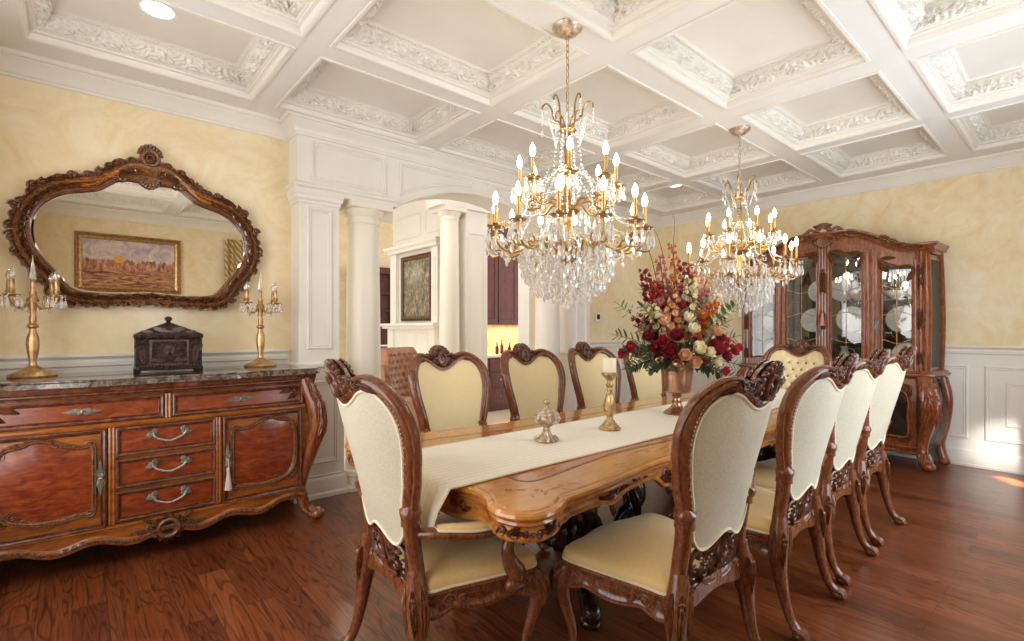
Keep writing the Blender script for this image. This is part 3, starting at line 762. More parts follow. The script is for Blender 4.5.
# curtains
def curtain(x0, x1, z0, z1, y, lab, flip=1):
    m = MB(); n = 90
    def f(u, v):
        x = x0 + (x1 - x0) * u; z = z1 + (z0 - z1) * v
        return (x + .012 * sin(v * 3 + u * 20), y + .045 * sin(u * 2 * PI * 6 + v * 1.5) * (.5 + .5 * v), z)
    m.grid(f, n, 14)
    n0 = len(m.v); m.grid(lambda u, v: (lambda p: (p[0], p[1] + .006, p[2]))(f(u, v)), n, 14)
    o = m.build('curtain', M['curt'], None, True, ang=80, label=lab, cat='curtain'); return o
def curtm():
    m = Mat('tan_gold_curtain'); c = m.coord((1, 1, 1), (0, .6, 0)); w = m.n('ShaderNodeTexWave'); m.l(c, w.inputs[0]); w.inputs['Scale'].default_value = 6; w.inputs['Distortion'].default_value = 3
    m.l(m.ramp(w.outputs['Fac'], [(.3, '8d7042'), (.7, 'd6bd8a')]), m.b.inputs['Base Color']); m.set(Roughness=.6, Sheen_Weight=.3); return m.m
M['curt'] = curtm()
curtain(1.78, 2.36, .02, 2.74, YS + .10, 'gold and tan striped curtain beside the window, glimpsed in the mirror')
# ------------------------------------------------------------------ dining chairs
def sgn(x): return -1 if x < 0 else 1
def lean(z):
    return .205 * max(0, (z - .42) / .8) ** 1.15
def BK(x, z, h):
    """back surface: x across, z up, h towards the sitter (+y)"""
    bow = .100 * min(1, (z - .3) / .5)
    y = -lean(z) + bow * (x / .3) ** 2 - .02
    sx = 2 * bow * x / .09; l = math.sqrt(1 + sx * sx)
    return (x - sx / l * h, y + h / l, z)
def BKr(x, z, h): return BK(x, z, -h)
HALF = [(.222, .40), (.210, .50), (.208, .62), (.222, .73), (.248, .84), (.272, .94), (.277, 1.02), (.262, 1.09), (.222, 1.138), (.172, 1.157), (.118, 1.142), (.07, 1.112), (.03, 1.092), (0, 1.086)]
FR = HALF + [(-x, z) for x, z in HALF[-2::-1]]
FRAME = spl(FR, 5)
INH = [(.0, .610), (.04, .600), (.09, .572), (.13, .566), (.16, .585), (.184, .62), (.190, .66), (.200, .73), (.224, .83), (.247, .93), (.252, 1.01), (.240, 1.068), (.208, 1.112), (.168, 1.131), (.122, 1.12), (.08, 1.093), (.04, 1.072), (0, 1.064)]
INNER = spl(INH + [(-x, z) for x, z in INH[-2:0:-1]], 4, True)
SEC = [(-.030, -.016), (-.031, .006), (-.026, .017), (-.016, .019), (-.010, .014), (-.002, .024), (.008, .028), (.017, .024), (.022, .012), (.022, -.012), (.016, -.022), (.004, -.028), (-.008, -.026), (-.014, -.020), (-.022, -.024)]
def chair_meshes(tuft=False, arms=False):
    P = {}; SD = .03
    # frame
    m = MB(); m.ribbon(FRAME, SEC, BK)
    # beaded carved rope on the inner edge, front and rear
    for mp, o in ((BK, .016), (BKr, .022)):
        for s_ in (-1, 1):
            L = [p for p in FRAME if p[0] * s_ > 0 and p[1] > .68]
            for i in range(0, len(L) - 1, 1):
                a = math.atan2(L[i + 1][1] - L[i][1], L[i + 1][0] - L[i][0])
                m.fill([(L[i][0] * .955 + .009 * cos(a + k * PI / 3) * (1.5 if k in (0, 3) else .8), L[i][1] + .009 * sin(a + k * PI / 3)) for k in range(6)], (L[i][0] * .955, L[i][1]), lambda x, z, h, o=o, mp=mp: mp(x, z, o + h), .006, 2)
    for s_ in (-1, 1):   # collar where the back frame meets the post
        m.tube([BK(s_ * .211, .66, 0), BK(s_ * .215, .69, 0)], [.036, .034], 10)
        m.tube([BK(s_ * .218, .685, -.005), BK(s_ * .222, .71, -.005), BK(s_ * .235, .735, -.012)], [.034, .040, .016], 10)
    P['back_frame'] = m
    # crest
    m = MB()
    body = spl([(.0, 1.085), (.06, 1.10), (.12, 1.135), (.19, 1.152), (.235, 1.148), (.20, 1.168), (.15, 1.178), (.10, 1.166), (.075, 1.175), (.06, 1.20), (.03, 1.222), (0, 1.228)], 4)
    bodyL = [(-x, z) for x, z in body[::-1]]
    ring = body + bodyL[1:-1]
    m.ribbon(ring, RND(.006, .02, 4), lambda x, z, h: BK(x, z, h - .012), closed=True)
    m.fill(ring, (0, 1.15), lambda x, z, h: BK(x, z, h), .014, 5, .008); m.fill(ring, (0, 1.15), lambda x, z, h: BKr(x, z, h), .014, 5, .016)
    for mp, o in ((BK, .014), (BKr, .022)):
        g = lambda x, z, h, mp=mp, o=o: mp(x, z, h + o)
        e = [(0 + .030 * cos(2 * PI * k / 20), 1.142 + .040 * sin(2 * PI * k / 20)) for k in range(20)]
        m.ribbon(e, RND(.011, .02, 5), g, closed=True)
        m.fill([(.014 * cos(2 * PI * k / 12), 1.142 + .022 * sin(2 * PI * k / 12)) for k in range(12)], (0, 1.142), g, .016, 4)
        shell(m, g, 0, 1.150, PI / 2, .085, 2.5, 9, .018, .45, .012)
        for s_ in (-1, 1):
            gs = lambda x, z, h, s_=s_, g=g: g(x * s_, z, h)
            scroll(m, gs, .062, 1.128, .022, PI, -1, .007, .015, 1.4)
            leaf(m, gs, .05, 1.165, -.35, .085, .022, .016, .5)
            leaf(m, gs, .075, 1.140, .15, .10, .018, .014, .3)
            leaf(m, gs, .14, 1.150, -.05, .09, .016, .012, -.5)
            scroll(m, gs, .112, 1.160, .016, 2.5, 1, .005, .012, 1.2)
            leaf(m, gs, .02, 1.100, -.1, .06, .014, .012, .6)
    P['crest'] = m
    # splat: pierced carving under the back
    m = MB()
    for s_ in (-1, 1):
        gs = lambda x, z, h, s_=s_: BK(x * s_ * .88, .42 + (z - .44) * .86, h)
        both = lambda P_, w, W=None: m.ribbon(P_, [(w * cos(2 * PI * k / 8), w * 1.1 * sin(2 * PI * k / 8)) for k in range(8)], gs, wid=W)
        both(spiral(.062, .575, .034, .010, -1.2, 1.2, 20), .010)
        both(spiral(.125, .575, .030, .010, 4.2, -1.1, 18), .010)
        both(spiral(.085, .495, .032, .010, 1.2, 1.3, 20), .010)
        both(spiral(.155, .50, .030, .010, 2.0, -1.2, 18), .010)
        both(spl([(.02, .63), (.03, .58), (.02, .53), (.045, .47), (.03, .43)], 4), .012)
        both(spl([(.10, .62), (.15, .60), (.185, .56), (.18, .50), (.225, .45)], 4), .011)
        both(spl([(.02, .44), (.10, .455), (.17, .445), (.23, .46)], 4), .016)
        for q in (0, 1):
            gq = (lambda x, z, h, gs=gs: gs(x, z, h + .006)) if q == 0 else (lambda x, z, h, gs=gs: gs(x, z, -h - .006))
            leaf(m, gq, .02, .46, 1.0, .08, .016, .012, -.6); leaf(m, gq, .10, .46, .6, .09, .015, .012, .7); leaf(m, gq, .04, .63, -1.0, .07, .014, .010, .6)
    P['splat'] = m
    # seat rail
    side = [(.242, -.01), (.262, .10), (.298, .28), (.322, .425)]
    front = [(.288, .465), (.18, .475), (.08, .50), (0, .507)]
    half = side + front
    out = half + [(-x, y) for x, y in half[-2::-1]]
    path = spl(out, 5)
    L = [0]
    for i in range(1, len(path)): L.append(L[-1] + math.hypot(path[i][0] - path[i - 1][0], path[i][1] - path[i - 1][1]))
    T = L[-1]
    def AP(s, z, h):
        z -= .03
        s = max(0, min(T, s)); i = max(k for k in range(len(L)) if L[k] <= s + 1e-9); i = min(i, len(L) - 2)
        t = (s - L[i]) / (L[i + 1] - L[i]); a, b = path[i], path[i + 1]
        dx, dy = b[0] - a[0], b[1] - a[1]; l = math.hypot(dx, dy)
        return (a[0] + dx * t + dy / l * h, a[1] + dy * t - dx / l * h, z)
    def zlow(s):
        def seg(u): return .362 - .028 * (cos(2 * PI * u) < 0) * abs(cos(2 * PI * u)) + .020 * sin(PI * u) - .02 * math.exp(-((u - .12) / .1) ** 2) - .02 * math.exp(-((u - .88) / .1) ** 2)
        ls = .47
        if s < ls: return seg(s / ls)
        if s > T - ls: return seg((T - s) / ls)
        return seg((s - ls) / (T - 2 * ls)) - .01
    m = MB(); N = 90
    def ap(u, v):
        s = u * T; z0 = zlow(s); z1 = .448
        sec = [(-.03, z1), (.004, z1), (.006, z1 - .012), (0, z1 - .018), (0, z0 + .016), (.007, z0 + .010), (.006, z0), (-.03, z0)]
        h, z = sec[min(7, int(round(v * 7)))]; return AP(s, z, h)
    m.grid(ap, N, 8)
    
    # rear rail curved
    m.ribbon([(-.23 + .46 * k / 16, .405 - .016 * cos(2 * PI * k / 16)) for k in range(17)], [(-.034, -.02), (-.034, .02), (.03, .02), (.03, -.02)], BK)
    for rev in (False, True):
        g = (lambda s, z, h: AP(T - s, z, h)) if rev else AP
        scroll(m, g, .10, .400, .026, 0, 1, .005, .007, 1.6); scroll(m, g, .155, .397, .020, PI, -1, .004, .007, 1.4); leaf(m, g, .17, .41, -.3, .10, .012, .007, .4); leaf(m, g, .075, .40, 2.9, .05, .012, .007, .4)
        scroll(m, g, .40, .40, .02, 0, 1, .004, .006, 1.4)
    gf = lambda x, z, h: AP(T / 2 + x, z, h)
    shell(m, gf, 0, .375, PI / 2, .055, 2.2, 7, .010, .2)
    for s_ in (-1, 1):
        gs = lambda x, z, h, s_=s_: gf(x * s_, z, h)
        leaf(m, gs, .03, .385, .2, .10, .016, .009, -.5); scroll(m, gs, .14, .395, .017, PI, -1, .004, .006, 1.3)
    gr = lambda x, z, h: BKr(x, z, h + .02)
    for s_ in (-1, 1):
        gs = lambda x, z, h, s_=s_: gr(x * s_, z, h)
        leaf(m, gs, .02, .425, .1, .10, .014, .008, .3); scroll(m, gs, .16, .425, .018, PI, -1, .004, .007, 1.4)
    P['seat_frame'] = m
    # seat cushion
    hp = [(.236, .012), (.256, .10), (.291, .28), (.312, .41), (.283, .46), (.18, .472), (.08, .495), (0, .503)]
    so = spl(hp + [(-x, y) for x, y in hp[-2::-1]] + [(-.12, .012), (.12, .012)], 4, True)
    m = MB(); f = lambda a, b, h: (a, b, h)
    ctr = (0, .26)
    V = []
    n = len(so)
    for z, q in ((.440, 1.0), (.448, 1.015), (.468, 1.018), (.482, .995), (.492, .95), (.502, .86), (.511, .72), (.517, .5), (.520, .25)):
        V += [(ctr[0] + (a - ctr[0]) * q, ctr[1] + (b - ctr[1]) * q, z) for a, b in so]
    V.append((ctr[0], ctr[1], .521)); Fc = []
    for i in range(8):
        for k in range(n): b = (k + 1) % n; Fc.append((i * n + k, i * n + b, (i + 1) * n + b, (i + 1) * n + k))
    for k in range(n): Fc.append((8 * n + k, 8 * n + (k + 1) % n, len(V) - 1))
    V = [(a, b, c - .03) for a, b, c in V]; m.add(V, Fc); P['seat_cushion'] = m
    m = MB(); m.tube([((a - ctr[0]) * 1.018, ctr[1] + (b - ctr[1]) * 1.018, .420) for a, b in so], .0055, 6, True); P['seat_piping'] = m
    # back upholstery
    m = MB()
    if tuft:
        def tu(x, z):
            s = .082; i = (z - .62) / (s * .8); off = .5 * (math.floor(i + .5) % 2); j = x / s + off
            dx, dz = (j - round(j)) * s, (i - round(i)) * s * .8
            return -.020 * math.exp(-(dx * dx + dz * dz) / .00032)
        m.fill(INNER, (0, .88), BK, .045, 26, .006, 3, tu)
    else: m.fill(INNER, (0, .88), BK, .024, 9, .010, 2.2)
    P['back_cushion'] = m
    if tuft:
        m = MB(); s = .082
        for i in range(0, 7):
            off = .5 * (i % 2)
            for j in range(-3, 5):
                x = (j - off) * s; z = .62 + i * s * .8
                if abs(x) < .24 and .65 < z < 1.07 and (abs(x) < .2 or z > .8): m.ball(BK(x, z, .034), (.008, .008, .008), 8, 5)
        P['button'] = m
    m = MB(); m.fill(INNER, (0, .88), BKr, .012, 8, .014, 2.5); P['back_panel'] = m
    m = MB(); m.tube([BKr(x, z, .016) for x, z in INNER], .0055, 6, True); m.tube([BK(x, z, .014) for x, z in INNER], .005, 6, True); P['back_piping'] = m
    # legs
    def fl(s_):
        m = MB()
        pth = spl([(s_ * .280, .425, .40), (s_ * .300, .450, .36), (s_ * .308, .462, .305), (s_ * .298, .448, .23), (s_ * .284, .427, .15), (s_ * .280, .421, .085), (s_ * .288, .441, .040), (s_ * .296, .465, .022)], 4)
        R = spl([(.036,), (.043,), (.040,), (.028,), (.020,), (.017,), (.022,), (.016,)], 4); m.tube(pth, [r[0] for r in R], 12, fl=(1, .92))
        m.ball((s_ * .294, .467, .024), (.030, .034, .024), 12, 8)
        for d in (-1, 0, 1): m.tube([(s_ * .294 + d * .016, .453, .05), (s_ * .296 + d * .018, .487, .036), (s_ * .296 + d * .018, .499, .012)], [.008, .011, .007], 8)
        def LM(a, b, h): # wrap around knee, a angle, b height
            import bisect
            z = b; t = min(range(len(pth)), key=lambda i: abs(pth[i][2] - z)); p = pth[t]; r = R[t][0] + h
            return (p[0] + r * cos(a), p[1] + r * sin(a), z)
        A = math.atan2(1, s_)
        for da in (-.75, 0, .75):
            leaf(m, lambda u, v, h, da=da: LM(A + da + u * 14, v, h), 0, .40, -PI / 2, .13, .020, .009, .0)
        scroll(m, lambda u, v, h: LM(A + u * 22, v, h), 0, .365, .018, 0, 1, .005, .008, 1.3)
        return m
    def rl(s_):
        m = MB()
        pth = spl([(s_ * .216, -.020, .50), (s_ * .224, -.020, .43), (s_ * .240, -.022, .36), (s_ * .250, -.030, .28), (s_ * .248, -.048, .17), (s_ * .250, -.075, .08), (s_ * .256, -.105, .035)], 4)
        R = spl([(.030,), (.040,), (.043,), (.033,), (.024,), (.020,), (.022,)], 4); m.tube(pth, [r[0] for r in R], 12)
        m.ball((s_ * .258, -.118, .024), (.030, .034, .024), 12, 8)
        for d in (-1, 0, 1): m.tube([(s_ * .258 + d * .016, -.10, .05), (s_ * .260 + d * .018, -.138, .038), (s_ * .260 + d * .018, -.150, .012)], [.008, .011, .007], 8)
        def LM(a, b, h):
            t = min(range(len(pth)), key=lambda i: abs(pth[i][2] - b)); p = pth[t]; r = R[t][0] + h
            return (p[0] + r * cos(a), p[1] + r * sin(a), b)
        for A in (math.atan2(-1, s_), 0 if s_ > 0 else PI, math.atan2(-1, -s_ * .4)):
            leaf(m, lambda u, v, h, A=A: LM(A + u * 14, v, h), 0, .44, -PI / 2, .15, .020, .010, 0)
        scroll(m, lambda u, v, h: LM(math.atan2(-1, s_) + u * 20, v, h), 0, .40, .020, 0, 1, .005, .011, 1.3)
        return m
    P['legs'] = [fl(-1), fl(1), rl(-1), rl(1)]
    if arms:
        P['arms'] = []
        for s_ in (-1, 1):
            a = MB(); pa = spl([(s_ * .226, -.01, .625), (s_ * .275, .05, .628), (s_ * .322, .16, .618), (s_ * .325, .28, .615), (s_ * .316, .35, .604), (s_ * .31, .385, .582)], 5)
            a.tube(pa, [.020 + .010 * sin(PI * i / (len(pa) - 1)) + (.006 if i > len(pa) - 6 else 0) for i in range(len(pa))], 12, fl=(.8, 1.15))
            a.lathe([(.001, -.03), (.024, -.03), (.028, 0), (.024, .03), (.001, .03)], (s_ * .31, .378, .582), 14, axis='x')
            sp = MB(); ps = spl([(s_ * .31, .36, .60), (s_ * .315, .325, .565), (s_ * .318, .305, .52), (s_ * .322, .315, .47), (s_ * .324, .345, .42), (s_ * .318, .35, .38)], 5)
            sp.tube(ps, [.020, .021, .022, .023, .024, .025, .026, .026, .026, .026, .026, .027, .027, .028, .030, .032, .034, .036, .038, .040, .040, .038, .036, .034, .032, .028][:len(ps)], 12, fl=(1, .85))
            sp.ball((s_ * .324, .335, .385), (.03, .045, .032), 12, 8)
            for d in (-1, 0, 1): sp.tube([(s_ * (.318 + .022), .335 + d * .018, .41), (s_ * (.318 + .026), .34 + d * .02, .38), (s_ * .33, .34 + d * .014, .355)], [.006, .010, .005], 6)
            pd = MB(); pd.grid(lambda u, v: (lambda i: (pa[i][0] + .030 * cos(PI * v) * (sin(PI * (.12 + .76 * u)) ** .4), pa[i][1], pa[i][2] + .015 + .022 * sin(PI * v) * (sin(PI * (.06 + .88 * u)) ** .4)))(int(4 + u * 14)), 15, 9)
            pp = MB(); pp.tube([(pa[i][0] + sg * .031, pa[i][1], pa[i][2] + .016) for sg, R_ in ((1, range(4, 19)), (-1, range(18, 3, -1))) for i in R_], .005, 6, True)
            P['arms'].append((a, sp, pd, pp))
    return P
def make_chair(label, loc, rz, tuft=False, arms=False, group=None, wm='chair'):
    P = chair_meshes(tuft, arms); t = thing('dining_chair', label, 'chair', loc, rz, group); W = M[wm]
    fr = recalc(P['back_frame'].build('back_frame', W, t, True, ang=50))
    recalc(P['crest'].build('crest', M['chairdark'], fr, True, ang=50, label='dark carved shell crest'))
    P['splat'].build('splat', M['chairdark'], t, True, ang=50)
    P['seat_frame'].build('seat_frame', W, t, True, ang=50)
    c = P['seat_cushion'].build('seat', M['seat'], t, True, ang=60); P['seat_piping'].build('piping', M['piping'], c)
    c = P['back_cushion'].build('back_cushion', M['tuft' if tuft else 'cream'], t, True, ang=80)
    if tuft: P['button'].build('button', M['jar'], c, label='rows of dark tufting buttons', kind='stuff')
    c = P['back_panel'].build('back_panel', M['backfab'], t, True, ang=80, label='pebbled ivory fabric on the outside of the back'); P['back_piping'].build('piping', M['piping'], c)
    for m in P['legs']: recalc(m.build('leg', W, t, True, ang=50))
    if arms:
        for a, sp, pd, pp in P['arms']:
            o = a.build('armrest', W, t, True, ang=50); sp.build('arm_support', W, o, True, ang=50); pd.build('arm_pad', M['seat'], o, True, ang=80); pp.build('piping', M['piping'], o)
    return t
GL = 'armless chairs along the far side of the table'; GR = 'armless chairs along the near side of the table'
HPI = PI / 2
c1 = make_chair('carved armless dining chair, nearest of the four on the window side, seen from behind', (1.80, .955, 0), math.radians(-1), group=GR)
dup(c1, (2.615, .95, 0), math.radians(1), 'carved armless dining chair directly behind the nearest one on the window side', GR)
dup(c1, (3.315, .985, 0), math.radians(0), 'third carved armless dining chair on the window side, between the second and the farthest', GR)
dup(c1, (4.03, 1.0, 0), math.radians(-1), 'farthest carved armless dining chair on the window side, closest to the china cabinet', GR)
dup(c1, (1.86, 2.66, 0), PI + .02, 'carved dining chair on the column side, first from the left, before the brown wing chair', GL)
dup(c1, (2.60, 2.66, 0), PI, 'carved dining chair on the column side, behind the lidded bowl and before the kitchen', GL)
dup(c1, (3.31, 2.66, 0), PI, 'carved dining chair on the column side, behind the ivory candle', GL)
dup(c1, (4.03, 2.66, 0), PI, 'carved dining chair on the column side, half hidden behind the flower arrangement', GL)
make_chair('carved dining armchair at the near head of the table, seen from behind with its arm', (.945, 1.775, 0), -HPI - .075, arms=True)
make_chair('button-tufted cream dining armchair at the far head of the table before the china cabinet', (5.22, 1.90, 0), HPI, tuft=True, arms=True)

# ------------------------------------------------------------------ dining table
TX, TY, TZ = 3.04, 1.82, .77
Q = [(0, .600), (-.30, .60), (-.70, .585), (-1.0, .565), (-1.25, .585), (-1.50, .622), (-1.68, .635), (-1.755, .638), (-1.80, .662), (-1.86, .690), (-1.94, .695), (-2.0, .655), (-2.025, .585), (-2.015, .52), (-1.985, .47), (-1.97, .43), (-1.96, .36), (-1.985, .20), (-2.0, 0)]
full = Q + [(x, -y) for x, y in Q[-2::-1]]; full = full + [(-x, y) for x, y in full[-2:0:-1]]
OUT = spl(full, 4, True)
def offs(P, o):
    n = len(P); R = []
    for i in range(n):
        a, b = P[i - 1], P[(i + 1) % n]; tx, ty = b[0] - a[0], b[1] - a[1]; l = math.hypot(tx, ty); R.append((P[i][0] + ty / l * o, P[i][1] - tx / l * o))
    return R
def area(P): return sum(P[i - 1][0] * P[i][1] - P[i][0] * P[i - 1][1] for i in range(len(P))) / 2
if area(OUT) > 0: OUT = OUT[::-1]
# after this orientation is clockwise: offs(+) moves inward?
sg_in = 1 if abs(area(offs(OUT, .05))) < abs(area(OUT)) else -1
INW = lambda o: offs(OUT, sg_in * o)
t = thing('dining_table', 'long honey-brown carved dining table with a scalloped edge in the middle of the room', 'table', (TX, TY, 0))
def rings(m, L):
    n = len(OUT); b0 = len(m.v)
    for o, z in L: m.v += [(x, y, z) for x, y in INW(o)]
    for i in range(len(L) - 1):
        for k in range(n):
            b = (k + 1) % n; m.f.append((b0 + i * n + k, b0 + i * n + b, b0 + (i + 1) * n + b, b0 + (i + 1) * n + k))
# field inset outline: smoother
FI = [(0, .40), (-.6, .395), (-1.1, .37), (-1.4, .40), (-1.60, .43), (-1.72, .44), (-1.77, .40), (-1.765, .32), (-1.75, .2), (-1.76, 0)]
fi = FI + [(x, -y) for x, y in FI[-2::-1]]; fi = fi + [(-x, y) for x, y in fi[-2:0:-1]]; FLD = spl(fi, 5, True)
m = MB(); rings(m, [(.016, TZ - .030), (.006, TZ - .026), (0, TZ - .018), (.002, TZ - .008), (.010, TZ - .002), (.020, TZ - .0015), (.026, TZ - .006), (.034, TZ)])
I = INW(.034); n = len(I); b0 = len(m.v); m.v += [(x, y, TZ) for x, y in I]; m.f.append(tuple(range(b0, b0 + n)))
tp = recalc(m.build('table_top', M['tabletop'], t, True, ang=30))
m = MB(); k = len(FLD); m.add([(x, y, TZ + .0006) for x, y in FLD], [tuple(range(k))]); m.build('burl_field', M['tableinlay'], tp, False, label='red-brown burl field')
m = MB()
fl2 = [(x * 1.0, y) for x, y in FLD]
m.ribbon(FLD, [(-.006, 0), (-.006, .0012), (.006, .0012), (.006, 0)], lambda a, b, h: (a, b, TZ + h), closed=True); m.build('inlay_line', M['sidedark'], tp, False)
# floral marquetry at the corners
fm = lambda a, b, h: (a, b, TZ + .0004 + h * .02)
for sx in (-1, 1):
    for sy in (-1, 1):
        mq = MB(); g = lambda a, b, h, sx=sx, sy=sy: fm(a * sx, b * sy, h)
        scroll(mq, g, 1.80, .53, .022, 0, 1, .003, .01, 1.3); scroll(mq, g, 1.87, .46, .018, 2, -1, .003, .01, 1.3); scroll(mq, g, 1.70, .54, .018, 1, 1, .003, .01, 1.3)
        for x_, y_, a_ in ((1.78, .56, .4), (1.83, .50, -1.2), (1.75, .55, 2.9), (1.88, .43, -1.6), (1.66, .545, 2.6), (1.84, .54, .9), (1.72, .57, 2.0)): leaf(mq, g, x_, y_, a_, .045, .007, .02, .4)
        mq.build('marquetry', M['tableedge'], tp, False)
m = MB(); rings(m, [(.034, TZ - .026), (.020, TZ - .028), (.012, TZ - .034), (.010, TZ - .042), (.016, TZ - .048), (.022, TZ - .048)])
recalc(m.build('edge_moulding', M['tableedge'], t, True, ang=40))
# apron
AO = INW(.022); nA = len(AO)
LA = [0]
for i in range(nA): a, b = AO[i], AO[(i + 1) % nA]; LA.append(LA[-1] + math.hypot(b[0] - a[0], b[1] - a[1]))
def APT(s, z, h):
    s = s % LA[-1]; lo, hi = 0, nA
    while hi - lo > 1:
        mid = (lo + hi) // 2
        if LA[mid] <= s: lo = mid
        else: hi = mid
    a, b = AO[lo], AO[(lo + 1) % nA]; q = (s - LA[lo]) / (LA[lo + 1] - LA[lo]); dx, dy = b[0] - a[0], b[1] - a[1]; l = math.hypot(dx, dy)
    return (a[0] + dx * q - sg_in * dy / l * h, a[1] + dy * q + sg_in * dx / l * h, z)
def s_at(x, y):
    i = min(range(nA), key=lambda k: (AO[k][0] - x) ** 2 + (AO[k][1] - y) ** 2); return LA[i]
def zl(x, y):
    ax, ay = abs(x), abs(y)
    if ax > 1.90 and ay < .48: return .648 + .012 * cos(ay * 14)
    if ax > 1.74: return .672
    return .684 - .022 * math.exp(-((ax - 1.46) / .07) ** 2) - .062 * math.exp(-((ax - 1.0) / .07) ** 2) - .02 * math.exp(-((ax - .2) / .3) ** 2)
m = MB(); NS = 420
def apf(u, v):
    s = u * LA[-1]; p = APT(s, 0, 0); z0 = zl(p[0], p[1]); z1 = TZ - .046
    sec = [(-.004, z1), (-.004, z0 + .03), (0, z0 + .022), (.006, z0 + .018), (.008, z0 + .008), (.004, z0), (-.02, z0), (-.02, z1)]
    h, z = sec[int(round(v * 7))]; return APT(s, z, h)
m.grid(apf, NS, 8, cu=True); ap = recalc(m.build('apron', M['tableedge'], t, True, ang=40))
CV = lambda m: m.build('apron_carving', M['sidedark'], ap, True, ang=60, label='dark carved scrollwork')
for sx in (-1, 1):
    for sy in (-1, 1):
        m = MB(); s0 = s_at(sx * 1.96, sy * .71)
        for d in (-1, 1):
            g = lambda a, z, h, s0=s0, d=d: APT(s0 + a * d, z, h - .001)
            scroll(m, g, .110, .694, .017, 0, 1, .005, .010, 1.6); leaf(m, g, .10, .684, 2.8, .075, .011, .010, -.7); leaf(m, g, .085, .702, 3.3, .06, .008, .010, .5)
            scroll(m, g, .055, .686, .012, PI, 1, .004, .010, 1.4); leaf(m, g, .05, .680, .15, .05, .008, .009, .5); leaf(m, g, .01, .680, .9, .05, .008, .010, -.8); leaf(m, g, .125, .70, -1.2, .035, .007, .009, .3)
            scroll(m, g, .025, .702, .009, 0, -1, .003, .009, 1.3)
        shell(m, lambda a, z, h, s0=s0: APT(s0 + a, z, h), 0, .672, PI / 2, .030, 2.0, 5, .010, .2)
        CV(m)
        for X in (1.45, 1.25):
            m = MB(); s0 = s_at(sx * X, sy * .6); D = 1 if X > 1.3 else -1
            g = lambda a, z, h, s0=s0: APT(s0 + a, z, h - .001)
            scroll(m, g, -.03, .698, .014, 0, 1, .0035, .007, 1.6); scroll(m, g, .03, .694, .011, PI, -1, .003, .007, 1.6)
            for a_, z_, an in ((-.01, .70, .2), (.03, .70, -.2), (-.05, .70, 2.9), (.0, .69, -.3), (.06, .697, .1)): leaf(m, g, a_, z_, an, .05, .008, .007, .4)
            CV(m)
        m = MB(); s0 = s_at(sx * 1.0, sy * .53)
        g = lambda a, z, h, s0=s0: APT(s0 + a, z, h)
        m.fill([(.034 * cos(2 * PI * k / 20), .672 + .040 * sin(2 * PI * k / 20)) for k in range(20)], (0, .672), g, .012, 4)
        scroll(m, g, 0, .672, .024, 0, 1, .005, .020, 1.7); 
        for k in range(6): leaf(m, g, .006 * cos(k), .672, k * PI / 3, .036, .009, .018, .3)
        CV(m)
        for X in (.10, .30):
            m = MB(); s0 = s_at(sx * 2.0, sy * X); g = lambda a, z, h, s0=s0: APT(s0 + a, z, h - .001)
            scroll(m, g, 0, .688, .018, 0, 1, .004, .008, 1.6); leaf(m, g, .02, .684, 0.2, .05, .009, .008, .5); leaf(m, g, .0, .67, 2.9, .05, .009, .008, -.5); scroll(m, g, .05, .69, .012, 1, -1, .003, .007, 1.5)
            CV(m)
m = MB(); k = len(AO); 
# underside
b0 = len(m.v); m.v += [(x, y, TZ - .05) for x, y in INW(.06)]; m.f.append(tuple(range(k))); m.build('underside', M['pedestal'], t, False)
# pedestals
for sx in (-1, 1):
    px_ = sx * 1.02
    m = MB()
    m.lathe([(.20, .70), (.20, .66), (.15, .64), (.10, .62), (.12, .60), (.165, .55), (.175, .49), (.15, .43), (.10, .38), (.09, .36), (.13, .34), (.15, .30), (.16, .24), (.14, .20), (.06, .17)], (px_, 0, 0), 48, 12, .07, (.2, .62))
    m.box(px_ - .30, px_ + .30, -.22, .22, .66, .72, .012)
    pc = recalc(m.build('pedestal', M['pedestal'], t, True, ang=40))
    for ax_, ay_ in ((1, 1), (1, -1), (-1, 1), (-1, -1)):
        d = Vector((ax_ * .62, ay_ * .785, 0)).normalized()
        g = lambda a, z, h, d=d: (px_ + d.x * a - d.y * h, d.y * a + d.x * h, z)
        m = MB(); P_ = spl([(.10, .56), (.20, .60), (.30, .56), (.33, .47), (.27, .38), (.24, .30), (.29, .20), (.37, .12), (.43, .075), (.47, .07), (.49, .095), (.47, .12)], 5)
        W = [1.3 - .5 * i / (len(P_) - 1) for i in range(len(P_))]
        m.ribbon(P_, [(.036 * cos(2 * PI * k / 10), .045 * sin(2 * PI * k / 10)) for k in range(10)], g, wid=W)
        m.ribbon(spiral(.20, .52, .06, .015, 1.2, -1.3, 22), [(.022 * cos(2 * PI * k / 8), .035 * sin(2 * PI * k / 8)) for k in range(8)], g)
        m.ball((px_ + d.x * .44, d.y * .44, .035), (.05, .05, .035), 12, 8)
        for o in (-1, 1):
            gg = lambda a, z, h, o=o, g=g: g(a, z, o * (h + .045)); leaf(m, gg, .28, .55, -1.2, .20, .03, .014, -.2); leaf(m, gg, .26, .30, -1.0, .20, .026, .014, .3)
        m.build('scroll_leg', M['pedestal'], t, True, ang=50)

